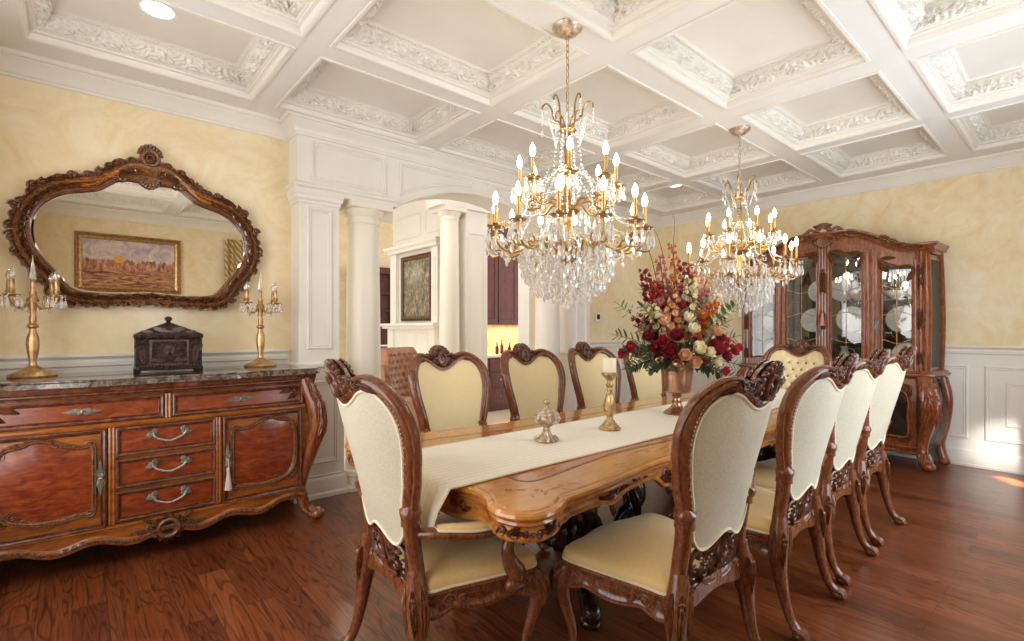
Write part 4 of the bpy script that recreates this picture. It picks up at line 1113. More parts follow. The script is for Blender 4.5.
# runner
RW0, RW1 = -.325, .265
def run(u, v):
    y = RW0 + (RW1 - RW0) * v
    L0 = 4.07
    s = -.16 + (L0 + .32) * u
    x0 = -2.005
    def pos(s):
        if s < 0:
            q = -s; return (x0 - .012 - .05 * min(1, q / .1) - .02 * sin(v * 9 + q * 6), TZ + .006 - max(0, q - .01) * (1.0))
        if s > L0 - .06:
            q = s - (L0 - .06); return (-x0 + .012 + .05 * min(1, q / .1), TZ + .006 - max(0, q - .01))
        return (x0 + s, TZ + .0055)
    x, z = pos(s)
    if s < 0: y += .03 * sin(x * 3) + (-.5 + v) * -.06 * (-s / .16); 
    return (x, y, z)
t = thing('table_runner', 'long cream ribbed table runner hanging over the near end of the table', 'table runner', (TX, TY, 0))
m = MB(); m.grid(run, 120, 20); m.grid(lambda u, v: (lambda p: (p[0], p[1], p[2] - .004))(run(u, v)), 120, 20)
m.build('cloth', M['runner'], t, True, ang=80)
m = MB()
for v in (0, 1): m.tube([(lambda p: (p[0], p[1], p[2]))(run(i / 119, v)) for i in range(120)], .004, 6)
m.build('hem', M['piping'], t)
TT = TZ + .0065
# lidded bowl
t = thing('lidded_bowl', 'small ornate silver-gold lidded bowl on the runner near the front of the table', 'bowl', (1.80, 1.805, TT))
m = MB(); m.lathe([(.001, 0), (.046, 0), (.05, .006), (.046, .014), (.036, .024), (.022, .040), (.016, .058), (.018, .064), (.014, .070), (.024, .078), (.045, .088), (.060, .104), (.065, .118), (.062, .130), (.056, .134)], (0, 0, 0), 48, 8, .10)
b = m.build('bowl', M['silvergold'], t, True, ang=50)
for k in range(4):
    a = 2 * PI * k / 4 + .6; mm = MB().tube([(.035 * cos(a), .035 * sin(a), .03), (.052 * cos(a), .052 * sin(a), .016), (.06 * cos(a), .06 * sin(a), .006)], [.008, .011, .008], 8); mm.build('foot', M['silvergold'], t)
for k in range(2):
    a = PI * k + .9; MB().tube([(.06 * cos(a), .06 * sin(a), .125), (.078 * cos(a), .078 * sin(a), .128), (.08 * cos(a), .08 * sin(a), .108), (.064 * cos(a), .064 * sin(a), .10)], .006, 8).build('handle', M['silvergold'], t)
l_ = MB().lathe([(.060, .133), (.060, .140), (.052, .150), (.036, .160), (.018, .168), (.012, .176), (.008, .182), (.014, .190), (.016, .200), (.010, .210), (.001, .214)], (0, 0, 0), 48, 8, .08, (.13, .17)).build('lid', M['silvergold'], t, True, ang=50)
# candlestick
t = thing('candlestick', 'tall gold candlestick with a thick ivory candle standing on the table runner', 'candlestick', (2.285, 1.79, TT))
MB().lathe([(.001, 0), (.060, 0), (.062, .008), (.052, .020), (.036, .034), (.028, .048), (.018, .058), (.020, .066), (.016, .074), (.026, .090), (.034, .115), (.034, .140), (.024, .180), (.014, .215), (.018, .225), (.014, .235), (.022, .250), (.016, .262), (.014, .275), (.028, .290), (.042, .305), (.048, .312), (.048, .320), (.04, .322), (.001, .322)], (0, 0, 0), 48, 8, .05, (.08, .2)).build('stand', M['candlegold'], t, True, ang=40)
for k in range(8):
    pass
MB().lathe([(.001, .322), (.036, .322), (.037, .326), (.037, .398), (.034, .402), (.010, .398), (.001, .398)], (0, 0, 0), 32).build('candle', M['wax'], t, label='thick ivory candle')
MB().tube([(0, 0, .398), (.001, 0, .408)], .0012, 6).build('wick', M['black'], t)
# ------------------------------------------------------------------ urn and flowers
UX, UY = 3.05, 1.83
t = thing('urn', 'rose-copper pedestal urn holding the flowers on the table', 'urn', (UX, UY, TT))
MB().lathe([(.001, 0), (.085, 0), (.088, .008), (.070, .022), (.045, .040), (.032, .060), (.028, .075), (.036, .080), (.036, .086), (.028, .090), (.024, .105), (.030, .112), (.034, .118), (.030, .124), (.036, .130)], (0, 0, 0), 40).build('foot', M['copper'], t, True, ang=35)
MB().lathe([(.036, .130), (.080, .142), (.092, .150), (.096, .165), (.100, .25), (.108, .33), (.114, .345), (.112, .350), (.104, .345), (.094, .25), (.085, .165), (.001, .155)], (0, 0, 0), 40).build('cup', M['copper'], t, True, ang=35)
rf = random.Random(11)
def petalmat(name, a, b): return mottle(name, a, b, 25, .55)
FM = dict(red=petalmat('burgundy_petals', '6d0f1c', 'a01e30'), bright=petalmat('crimson_petals', '8f1020', 'c42838'), cream=petalmat('cream_petals', 'e8d8ac', 'f6edcf'), peach=petalmat('peach_petals', 'd8956a', 'efc19a'), orange=petalmat('orange_petals', 'c4561e', 'e08a3c'), pink=petalmat('dusty_pink_petals', 'a8505a', 'd08a86'),
          green=petalmat('green_leaves', '4a6034', '7f9158'), dgreen=petalmat('dark_green_leaves', '26381f', '425a33'), sage=petalmat('brown_sage_leaves', '7d6a4c', 'a3936e'), stem=petalmat('stem_green', '4c4a2a', '6b663c'), twig=plain('curly_twig', '5d4026', .7))
def petal(mb, c, d, up, L, W, cup=.3):
    d = Vector(d).normalized(); up = Vector(up); sd = d.cross(up); sd = sd.normalized() if sd.length > 1e-4 else Vector((1, 0, 0)); nn = sd.cross(d)
    c = Vector(c)
    def f(u, v):
        o = (v - .5) * 2; w = W * sin(PI * (.1 + .85 * u)) ** .8
        return tuple(c + d * (L * u) + sd * (o * w) + nn * (cup * L * u * u + cup * W * o * o))
    mb.grid(f, 4, 4)
def bloom(mb, c, d, R, n=5, layers=2, cup=.5):
    d = Vector(d).normalized(); a = Vector((0, 0, 1)) if abs(d.z) < .9 else Vector((1, 0, 0)); e1 = d.cross(a).normalized(); e2 = d.cross(e1)
    for l in range(layers):
        for k in range(n):
            t = 2 * PI * (k + .5 * l) / n + rf.uniform(-.2, .2); el = .25 + .9 * l / max(1, layers - 1) if layers > 1 else .5
            q = (e1 * cos(t) + e2 * sin(t)) * cos(el) + d * sin(el)
            petal(mb, c, q, d, R * (1 - .25 * l / layers), R * .48, cup)
def leafblade(mb, c, d, L, W, curl=-.2): petal(mb, c, d, (0, 0, 1), L, W, curl)
fa = thing('flower_arrangement', 'large arrangement of burgundy, cream, peach and orange flowers with leaves in the copper urn', 'flowers', (UX, UY, TT + .34))
# spread frame: flat across the view a bit
def dirv(az, el): return Vector((cos(az) * cos(el), sin(az) * cos(el), sin(el)))
VR = Vector((sin(.8552), -cos(.8552), 0)); VF = Vector((cos(.8552), sin(.8552), 0))
def spike(col, base, tip, n, R, wide, name='flower_spike', lab=None, sc_=5):
    n = int(n * 1.35)
    m = MB(); base, tip = Vector(base), Vector(tip); bend = VR * rf.uniform(-.05, .05)
    P = [base.lerp(tip, q) + bend * sin(PI * q) for q in [i / 10 for i in range(11)]]
    m.tube(P, [.004] * 11, 5)
    o = m.build('stem', FM['stem'], fa)
    m = MB()
    for k in range(n):
        q = .35 + .65 * k / (n - 1); i = min(9, int(q * 10)); p = P[i].lerp(P[i + 1], q * 10 - i)
        a = k * 2.4; w = wide * (1.15 - q * .75); ax = (tip - base).normalized()
        e1 = ax.cross(VF).normalized(); e2 = ax.cross(e1); d = (e1 * cos(a) + e2 * sin(a)); r = R * (1.2 - .7 * q)
        bloom(m, p + d * w * 1.25, d + ax * .4, r * 1.55, sc_, 1, .4)
    m.build(name, FM[col], fa, True, ang=80, label=lab)
rt = lambda a, b, c: VR * a + VF * b + Vector((0, 0, c))
# tall spikes (right, forward, up) tips
sp = [('pink', -.10, .05, .72, 22, .030, .022), ('red', -.22, .0, .62, 26, .03, .025), ('bright', -.16, -.04, .52, 24, .03, .026), ('orange', -.02, .05, .80, 24, .026, .018), ('cream', .05, -.12, .55, 30, .032, .03), ('orange', .12, .05, .62, 24, .03, .022), ('peach', .20, .0, .55, 24, .032, .026), ('cream', .27, -.02, .46, 26, .028, .028),
      ('cream', -.20, -.10, .38, 24, .034, .03), ('orange', .22, -.1, .40, 22, .032, .025), ('red', .06, .06, .68, 26, .03, .024), ('pink', .02, -.06, .50, 26, .032, .026), ('cream', .34, .02, .34, 22, .024, .022), ('cream', -.32, .02, .36, 18, .020, .02), ('peach', -.06, -.15, .42, 22, .034, .03), ('red', -.28, -.05, .30, 20, .032, .03), ('bright', .33, -.06, .14, 18, .034, .03), ('cream', .0, .1, .60, 22, .03, .03), ('orange', -.10, .08, .55, 20, .03, .025), ('pink', .15, -.10, .48, 22, .03, .026)]
LB = dict(red='burgundy flower spike', bright='crimson flower spray', cream='cream flower spike', orange='orange flower spike', peach='peach flower spike', pink='dusty pink flower spike')
for c, a, b, z, n, R, w in sp: spike(c, rt(a * .12, b * .12, 0), rt(a, b, z), n, R, w, lab=LB[c])
# round blooms near the rim
bl = [('bright', -.35, -.02, .06, .045), ('bright', -.30, -.06, .10, .05), ('red', -.17, -.16, .10, .055), ('red', -.10, -.20, .08, .06), ('red', -.06, -.19, .17, .055), ('red', -.20, -.10, .17, .05), ('cream', .06, -.20, .10, .055), ('cream', .13, -.18, .07, .05), ('peach', -.02, -.2, .06, .05), ('cream', .02, -.17, .28, .05), ('cream', .04, -.18, .21, .05), ('red', .20, -.14, .10, .055), ('red', .27, -.10, .05, .05), ('bright', .36, -.02, .08, .045), ('bright', .41, .02, .10, .035), ('red', .24, -.08, .16, .05), ('bright', .26, -.12, -.04, .04), ('peach', .20, -.12, .20, .05), ('orange', .10, -.14, .30, .045), ('peach', -.12, -.15, .26, .05), ('cream', -.16, -.12, .30, .045), ('red', -.02, -.16, .36, .045), ('pink', -.14, -.1, .38, .045), ('red', .03, -.05, .44, .05), ('bright', -.13, -.15, .14, .045), ('pink', .12, -.1, .40, .04), ('peach', .03, -.22, .02, .05), ('cream', .19, -.17, .02, .04)]
for c, a, b, z, R in bl:
    m = MB(); p = rt(a, b, z); d = (p - Vector((0, 0, .02))).normalized(); bloom(m, p, d, R, 6, 3, .5); bloom(m, p - d * .01, d, R * 1.1, 7, 1, .2)
    o = m.build('bloom', FM[c], fa, True, ang=80, label={'bright': 'crimson', 'red': 'burgundy', 'pink': 'dusty pink'}.get(c, c) + ' bloom')
    MB().tube([rt(a * .1, b * .1, -.02), rt(a * .6, b * .6, z * .4), p], .003, 5).build('stem', FM['stem'], o)
# copper balls (dried pods) at the rim
for a, b, z, R in ((-.04, -.14, .0, .05), (-.15, -.10, .03, .042), (.26, .02, .12, .05)):
    MB().ball(rt(a, b, z), (R, R, R * .9), 16, 10).build('pod', M['copper'], fa, label='rose-copper coloured round pod')
# leaves
for k in range(38):
    az = rf.uniform(0, 2 * PI); low = k % 2; el = rf.uniform(-.15, .5) if low else rf.uniform(.5, 1.3)
    a = cos(az) * (1.25 if abs(cos(az)) > .5 else 1); d = (rt(a * cos(el), sin(az) * cos(el) * .7 - .1, sin(el))).normalized()
    L = rf.uniform(.16, .34) if low else rf.uniform(.3, .5); m = MB(); s0 = Vector((0, 0, .0)) + d * .04
    tip = s0 + d * L + Vector((0, 0, -.05 if low else 0)); mid = s0.lerp(tip, .5) + Vector((0, 0, .03))
    P = spl([tuple(s0), tuple(mid), tuple(tip)], 5); m.tube(P, .0025, 4)
    for i, p in enumerate(P[2:]):
        for s_ in (-1, 1):
            dd = (Vector(P[-1]) - Vector(P[0])).normalized(); sd = dd.cross(VF if abs(dd.dot(VF)) < .8 else Vector((0, 0, 1))).normalized()
            leafblade(m, p, dd * .7 + sd * s_ + Vector((0, 0, rf.uniform(-.3, .3))), rf.uniform(.035, .065), rf.uniform(.010, .018))
    leafblade(m, P[-1], d, .06, .016)
    m.build('leaf_spray', FM[['green', 'dgreen', 'sage', 'dgreen'][k % 4]], fa, True, ang=80)
for a, b, z in ((-.30, .1, .98), (.02, .1, 1.02), (-.12, .1, .95), (.28, .05, .86)):
    P = spl([tuple(rt(0, 0, 0)), tuple(rt(a * .3, b * .5, z * .4)), tuple(rt(a * .5, b, z * .75)), tuple(rt(a * .9, b, z * .93)), tuple(rt(a * 1.3 - .02, b, z))], 6)
    MB().tube(P, [.004 - .003 * i / (len(P) - 1) for i in range(len(P))], 5).build('twig', FM['twig'], fa, label='thin bare curling twig')

# ------------------------------------------------------------------ sideboard
SX, SYF = .43, 3.66      # centre x, front plane
def FMp(x, z, h):
    d = x - SX; a = abs(d)
    y = SYF - .035 * cos(min(1, a / .30) * PI / 2) ** .5 * 0 - .050 * cos(a / .92 * PI / 2) - .030 * sin(PI * min(1, max(0, (z - .12) / .80))) * (0.3 + .7 * (a / .8) ** 2)
    y += .03 * sin(PI * min(1, a / .30)) * (1 if a < .30 else 0) * 0
    return (x, y - h, z)
HB = .84
t = thing('sideboard', 'carved mahogany sideboard with a curved front and brown marble top under the mirror', 'sideboard')
m = MB()
zlo = lambda x: .148 + .020 * cos((x - SX) / .84 * 5 * PI) + .045 * (abs(x - SX) / .84) ** 3
def side_sw(z): return .80 + .070 * sin(PI * min(1, max(0, (z - .40) / .58))) - .020 * sin(PI * min(1, max(0, (.45 - z) / .35)))
def bodyf(u, v):
    z = .16 + (1.02 - .16) * v; x = SX + (2 * u - 1) * side_sw(z); p = FMp(x, max(z, .16), 0); return (p[0], p[1] + .006, z)
m.grid(bodyf, 40, 16)
for s_ in (-1, 1): m.grid(lambda u, v, s_=s_: (SX + s_ * side_sw(.16 + .86 * v), SYF + (YN - .04 - SYF) * u, .16 + .86 * v), 4, 16)
m.box(SX - .78, SX + .78, SYF + .02, YN - .04, .16, .20)
m.box(SX - .80, SX + .80, SYF + .02, YN - .04, .98, 1.025)
m.build('carcass', M['side'], t, True, ang=50)
# cornice moulding under slab
m = MB(); m.ribbon([(SX + (2 * k / 30 - 1) * .875, 0) for k in range(31)], [(.962, -.02), (.962, .006), (.975, .010), (.982, .022), (.990, .022), (1.0, .034), (1.024, .040), (1.026, -.02)], lambda a, b, h: (FMp(a, .98, h)[0], FMp(a, .98, h)[1], b))
m.build('cornice', M['sidedark'], t, True, ang=30)
# slab
n = 40; fr_ = [(SX - .905 + 1.81 * k / n) for k in range(n + 1)]
edge = [(x, FMp(x, .98, .065)[1] + .012 * cos(abs(x - SX) / .30 * PI) * (abs(x - SX) < .9)) for x in fr_]
edge[0] = (SX - .915, edge[0][1] + .05); edge[-1] = (SX + .915, edge[-1][1] + .05)
ol = edge + [(SX + .925, SYF + .15), (SX + .90, YN - .045), (SX - .90, YN - .045), (SX - .925, SYF + .15)]
m = MB(); m.prism(ol, lambda a, b, h: (a, b, h), 1.026, 1.056)
cx_, cy_ = SX, SYF + .3
sh = [(cx_ + (x - cx_) * .993, cy_ + (y - cy_) * .98) for x, y in ol]
m.prism(sh, lambda a, b, h: (a, b, h), 1.056, 1.068)
recalc(m.build('marble_top', M['marble'], t, True, ang=40, label='polished brown and grey marble slab', bevel=.004))
# apron below
m = MB(); NA = 70
def apx(u, v):
    x = SX - .80 + 1.60 * u; z0 = zlo(x) - .015; z1 = .245
    sec = [(0, z1), (.016, z1 - .004), (.018, z1 - .016), (.010, z1 - .022), (.010, z0 + .045), (.020, z0 + .036), (.024, z0 + .018), (.018, z0), (-.02, z0), (-.02, z1)]
    h, z = sec[int(round(v * 9))]; return FMp(x, z, h)
m.grid(apx, NA, 10); m.build('apron', M['side'], t, True, ang=35)
m = MB()
cpts = [(x, zlo(x) + .008) for x in [SX - .79 + 1.58 * k / 90 for k in range(91)]]
m.ribbon(cpts, RND(.014, .012, 5), lambda a, b, h: FMp(a, b, h + .014))
for k in range(0, 90, 2):
    x, z = cpts[k]; 
    if abs(x - SX) < .1: continue
    leaf(m, lambda a, b, h: FMp(a, b, h + .018), x, z, 0 if x > SX else PI, .035, .011, .010, .6 if k % 4 else -.6)
g = lambda a, b, h: FMp(a, b, h + .018)
m.ribbon([(SX + .050 * cos(2 * PI * k / 24), .170 + .050 * sin(2 * PI * k / 24)) for k in range(24)], RND(.013, .026, 5), g, closed=True)
for k in range(14):
    a = 2 * PI * k / 14; leaf(m, g, SX + .055 * cos(a), .170 + .055 * sin(a), a, .034, .013, .020, .5)
for s_ in (-1, 1):
    gs = lambda a, b, h, s_=s_: g(SX + s_ * a, b, h)
    scroll(m, gs, .09, .185, .022, PI, -1, .006, .014, 1.5); leaf(m, gs, .09, .17, .2, .10, .014, .012, -.3); leaf(m, gs, .06, .21, .4, .08, .012, .012, .3)
m.build('apron_carving', M['mcarve'], t, True, ang=60, label='carved rococo edging')
MB().fill([(SX + .034 * cos(2 * PI * k / 24), .170 + .039 * sin(2 * PI * k / 24)) for k in range(24)], (SX, .170), g, .004, 3).build('medallion_shade_disc', M['black'], t)  # black disc paints the shade of an opening inside the ring
def handle_bail(par, x0, x1, z, mp, mat=M['pewter']):
    m = MB(); P = spl([(x0, z), (x0 + .02, z - .022), ((x0 + x1) / 2, z - .042), (x1 - .02, z - .022), (x1, z)], 6)
    m.tube([mp(a, b, .026) for a, b in P], .0058, 8)
    for x, s_ in ((x0, -1), (x1, 1)):
        g = lambda a, b, h, x=x, s_=s_: mp(x + s_ * a, z + b, h)
        m.tube([mp(x, z, 0), mp(x, z, .028)], .008, 8)
        leaf(m, g, -.01, .005, PI / 2, .035, .013, .016, -.5); leaf(m, g, 0, 0, -.3, .04, .014, .016, .4); leaf(m, g, -.005, 0, .5, .035, .012, .016, .4); leaf(m, g, 0, 0, PI + .4, .025, .010, .014, 0); scroll(m, g, .0, .0, .011, 0, 1, .004, .014, 1)
    return m.build('handle', mat, par, True, ang=60, label='silver-grey bail handle')
def escut(par, x, z, L, mp, vert=False):
    m = MB(); r = (lambda a, b, h: mp(x + b, z + a, h)) if vert else (lambda a, b, h: mp(x + a, z + b, h))
    for s_ in (-1, 1):
        g = lambda a, b, h, s_=s_: r(a * s_, b, h)
        leaf(m, g, .005, 0, 0, L * .5, .009, .010, 0); leaf(m, g, .0, .0, .5, L * .28, .010, .010, -.6); leaf(m, g, 0, 0, -.5, L * .28, .010, .010, .6); scroll(m, g, .018, .0, .008, 0, 1, .003, .010, 1)
    m.fill([(.010 * cos(2 * PI * k / 10), .014 * sin(2 * PI * k / 10)) for k in range(10)], (0, 0), r, .016, 3)
    return m.build('handle', M['pewter'], par, True, ang=60, label='silver-grey pierced mount')
FRM = [(0, 0), (0, .014), (.006, .018), (.014, .014), (.018, .006), (.022, .010), (.026, .004)]
def dense(a0, a1, z0, z1, n=8):
    P = []
    for (p, q) in (((a0, z0), (a1, z0)), ((a1, z0), (a1, z1)), ((a1, z1), (a0, z1)), ((a0, z1), (a0, z0))):
        for k in range(n): P.append((p[0] + (q[0] - p[0]) * k / n, p[1] + (q[1] - p[1]) * k / n))
    return P
def drawer(name, a0, a1, z0, z1):
    m = MB(); m.grid(lambda u, v: FMp(a0 + .02 + (a1 - a0 - .04) * u, z0 + .018 + (z1 - z0 - .036) * v, .007), 14, 6)
    d = m.build(name, M['drawer'], t, True)
    m = MB(); m.mould(dense(a0, a1, z0, z1), [(o, h + .002) for o, h in FRM], FMp, True, 1); m.build('moulding', M['sidedark'], d, True, ang=30)
    return d
for z0, z1 in ((.625, .785), (.445, .605), (.255, .425)):
    d = drawer('drawer', SX - .245, SX + .245, z0, z1); zc = (z0 + z1) / 2 + .012; handle_bail(d, SX - .075, SX + .085, zc + .012, lambda a, b, h: FMp(a, b, h + .006))
for a0, a1 in ((SX - .80, SX - .022), (SX + .022, SX + .79)):
    d = drawer('drawer', a0, a1, .825, .955); ac = SX + (.39 if a0 > SX else -.39); escut(d, ac, .892, .17, lambda a, b, h: FMp(a, b, h + .006))
    m = MB(); s_ = sgn(a0 - SX + .1); e = SX + s_ * .775
    g = lambda a, b, h, s_=s_, e=e: FMp(e - s_ * a, b, h + .008)
    scroll(m, g, .03, .92, .022, PI, 1, .005, .010, 1.4); leaf(m, g, .04, .93, -.1, .11, .016, .010, -.3); leaf(m, g, .03, .91, -.9, .08, .014, .010, .5); leaf(m, g, .02, .93, -1.3, .07, .012, .010, .3)
    m.build('corner_carving', M['sidedark'], d, True, ang=60)
# divider stiles
m = MB()
for x in (SX, SX - .262, SX + .262):
    z0, z1 = (.82, .96) if x == SX else (.25, .79)
    m.ribbon([(x, z0 + (z1 - z0) * k / 10) for k in range(11)], [(-.018, 0), (-.016, .014), (-.008, .018), (0, .012), (.008, .018), (.016, .014), (.018, 0)], FMp)
m.ribbon([(SX + (2 * k / 30 - 1) * .80, .805) for k in range(31)], [(-.016, 0), (-.014, .014), (-.004, .022), (.006, .022), (.014, .012), (.016, 0)], FMp)
m.build('stile', M['side'], t, True, ang=40)
# doors
for s_ in (-1, 1):
    a0, a1 = SX + s_ * .285, SX + s_ * .775
    g = lambda a, b, h, s_=s_: FMp(SX + s_ * a, b, h)   # a from .285 .. .775
    m = MB(); m.grid(lambda u, v: g(.285 + .49 * u, .235 + .555 * v, .004), 24, 24)
    dr = m.build('door', M['side'], t, True)
    m = MB(); P = dense(.287, .773, .24, .788, 10); m.mould(P, [(o, h + .004) for o, h in FRM], g, True, 1); m.build('moulding', M['sidedark'], dr, True, ang=30)
    pp = spl([(.345, .70), (.40, .70), (.46, .715), (.52, .745), (.58, .755), (.63, .735), (.68, .725), (.715, .695), (.728, .60), (.728, .50), (.715, .42), (.68, .36), (.62, .335), (.54, .32), (.46, .325), (.40, .335), (.345, .335), (.340, .42), (.340, .52), (.340, .62)], 5, True)
    m = MB(); m.fill(pp, (.53, .53), g, .010, 8, .008, 3); m.build('veneer_panel', M['drawer'], dr, True, label='dark red veneer panel')
    m = MB(); m.ribbon(pp, [(-.014, .004), (-.012, .016), (-.004, .026), (.002, .018), (.008, .024), (.014, .012), (.015, .004)], g, closed=True)
    for (cx, cz, r_, a) in ((.355, .705, .026, 0), (.355, .330, .024, 0), (.712, .69, .028, 1), (.62, .345, .026, 2), (.50, .728, .018, 1)): scroll(m, lambda a_, b, h: g(a_, b, h + .006), cx, cz, r_, a, 1, .005, .012, 1.5)
    for (x, z, a, L) in ((.70, .35, .2, .07), (.70, .34, 1.2, .10), (.70, .35, 2.6, .09), (.69, .36, 2.0, .08), (.71, .70, -1.3, .08), (.68, .73, 2.9, .08)): leaf(m, lambda a_, b, h: g(a_, b, h + .006), x, z, a, L, .016, .012, .5)
    m.ribbon([(.70 + .022 * cos(2 * PI * k / 14), .365 + .03 * sin(2 * PI * k / 14)) for k in range(14)], RND(.007, .016, 4), g, closed=True)
    m.build('carved_frame', M['mcarve'], dr, True, ang=60)
    escut(dr, SX + s_ * .312, .52, .20, lambda a, b, h: FMp(a, b, h + .014), True)
# tassel
t2 = thing('key_tassel', 'pale pink tassel hanging from the key of the right sideboard door', 'tassel', FMp(SX + .312, .46, .03))
MB().tube([(0, 0, .06), (0, 0, 0)], .002, 6).build('cord', M['piping'], t2)
MB().lathe([(.001, .01), (.008, .006), (.010, -.004), (.006, -.014), (.008, -.02), (.016, -.09), (.020, -.13), (.001, -.13)], (0, 0, 0), 24, 12, .08).build('skirt', plain('pink_tassel', 'cdb6ae', .8), t2, True, ang=60)
# corner legs
for s_ in (-1, 1):
    xs = SX + s_ * .80; P = spl([(xs + s_ * .0, SYF + .0, 1.02), (xs + s_ * .025, SYF - .02, .93), (xs + s_ * .068, SYF - .048, .80), (xs + s_ * .078, SYF - .055, .66), (xs + s_ * .045, SYF - .035, .50), (xs - s_ * .002, SYF - .008, .34), (xs - s_ * .022, SYF + .0, .20), (xs + s_ * .002, SYF - .015, .10), (xs + s_ * .055, SYF - .045, .045)], 5)
    R = spl([(.038,), (.046,), (.056,), (.058,), (.050,), (.042,), (.034,), (.032,), (.038,)], 5); m = MB()
    m.tube(P, [r[0] for r in R], 12)
    m.ball((xs + s_ * .08, SYF - .055, .040), (.048, .048, .040), 14, 10)
    dd = Vector((s_ * .7, -.7, 0)).normalized(); e = Vector((dd.y, -dd.x, 0))
    def LM(a, b, h):
        tt = min(range(len(P)), key=lambda i: abs(P[i][2] - b)); p = P[tt]; r = R[tt][0] + h; an = math.atan2(-1, s_) + a * 18
        return (p[0] + r * cos(an), p[1] + r * sin(an), b)
    for z, a, L in ((.98, -PI / 2, .16), (.86, -PI / 2, .18), (.74, -PI / 2, .2), (.14, -PI / 2, .10), (.10, PI / 2, .12)):
        for o in (-.035, 0, .035): leaf(m, LM, o, z, a + o * 4, L, .020, .011, 0)
    scroll(m, LM, 0, .80, .030, 0, 1, .007, .012, 1.5)
    m.tube(spiral_p := [(xs + s_ * .08 + e.x * 0 + dd.x * (.03 * cos(q)), SYF - .055 + dd.y * (.03 * cos(q)), .05 + .03 * sin(q)) for q in [k * .4 for k in range(12)]], .012, 8)
    recalc(m.build('leg', M['cab'], t, True, ang=60))
    mm = MB().box(min(xs, xs + s_ * .05), max(xs, xs + s_ * .05), YN - .12, YN - .05, 0, .18, .01); mm.build('rear_leg', M['sidedark'], t, False)

# ------------------------------------------------------------------ mirror
MX, MZ, MY = .40, 1.97, YN
HI = [(0, 2.330), (.10, 2.338), (.17, 2.325), (.225, 2.285), (.275, 2.245), (.35, 2.222), (.43, 2.198), (.50, 2.155), (.555, 2.095), (.592, 2.01), (.598, 1.92), (.578, 1.84), (.535, 1.765), (.485, 1.70), (.44, 1.63), (.395, 1.588), (.32, 1.570), (.22, 1.566), (.10, 1.570), (0, 1.578)]
IN = spl(HI + [(-x, z) for x, z in HI[-2:0:-1]], 4, True)
HO = [(0, 2.50), (.09, 2.49), (.16, 2.455), (.235, 2.40), (.31, 2.345), (.40, 2.318), (.50, 2.275), (.585, 2.20), (.65, 2.10), (.685, 2.00), (.690, 1.91), (.665, 1.80), (.61, 1.71), (.55, 1.64), (.51, 1.56), (.45, 1.505), (.36, 1.488), (.24, 1.490), (.12, 1.500), (0, 1.505)]
OO = spl(HO + [(-x, z) for x, z in HO[-2:0:-1]], 4, True)
MP = lambda a, b, h: (MX + a, MY - .012 - h, b)
t = thing('wall_mirror', 'wide oval mirror in a heavily carved walnut and gilt frame over the sideboard', 'mirror')
m = MB(); cz = 1.93
m.fill(IN, (0, cz), MP, 0, 2, .030); g_ = m.build('mirror_glass', M['mirror'], t, False)
nI = len(IN); m = MB()
secs = [(0.0, .030), (0.0, .048), (.10, .056), (.20, .046), (.30, .040), (.42, .066), (.56, .082), (.70, .072), (.80, .052), (.90, .058), (1.0, .040), (1.0, 0)]
V = []
for i in range(nI):
    a, b = IN[i], OO[i]
    for q, h in secs: V.append(MP(a[0] + (b[0] - a[0]) * q, a[1] + (b[1] - a[1]) * q, h))
k = len(secs); F = []
for i in range(nI):
    j = (i + 1) % nI
    for q in range(k - 1): F.append((i * k + q, j * k + q, j * k + q + 1, i * k + q + 1))
m.add(V, F); recalc(m.build('frame', M['mframe'], t, True, ang=40))
# bead around the glass
m = MB(); m.tube([MP(x, z, .044) for x, z in IN], .010, 8, True); m.build('inner_bead', M['sidedark'], t)
m = MB(); m.mould([(0, 0)], [(0, 0)], MP, False) if False else None
b_in = [(x * .965, cz + (z - cz) * .955) for x, z in IN]
mb_ = MB(); nI = len(IN); mb_.v += [MP(x, z, .0305) for x, z in IN] + [MP(x, z, .0312) for x, z in b_in]; mb_.f += [(i, (i + 1) % nI, nI + (i + 1) % nI, nI + i) for i in range(nI)]
mb_.build('bevel', M['mirror'], g_, False)
m = MB(); rm = random.Random(5)
gg = lambda a, b, h: MP(a, b, h + .045)
nO = len(OO)
for i in range(0, nO):
    a, b = OO[i], OO[(i + 1) % nO]; tx, tz = b[0] - a[0], b[1] - a[1]; tang = math.atan2(tz, tx)
    x, z = a; side = sgn(x)
    if abs(x) < .14 and z > 2.3: continue
    # outward direction
    no = math.atan2(z - IN[i][1], x - IN[i][0])
    up = 1 if side > 0 else -1
    ta = tang + (.2 if side > 0 else PI - .2)
    if i % 3 == 0: scroll(m, lambda p, q, h: MP(p, q, h + .046), x - .016 * cos(no), z - .016 * sin(no), .027 + .006 * sin(i), ta + PI, -1 if side > 0 else 1, .0075, .026, 1.7)
    if i % 3 == 1: leaf(m, gg, x - .042 * cos(no) - .02 * cos(ta), z - .042 * sin(no) - .02 * sin(ta), ta, .10, .024, .034, -.3 * up, 3)
    if i % 3 == 2: leaf(m, lambda p, q, h: MP(p, q, h + .060), x - .060 * cos(no), z - .060 * sin(no), ta - .5 * up, .085, .018, .024, .9 * up, 3)
    if i % 2 == 0:
        mx_, mz_ = (a[0] * .45 + IN[i][0] * .55), (a[1] * .45 + IN[i][1] * .55)
        if abs(x) > .45 or z < 1.7: leaf(m, lambda p, q, h: MP(p, q, h + .052), mx_, mz_, tang + (PI if side > 0 else 0) * 0 + .3, .09, .020, .022, .5)
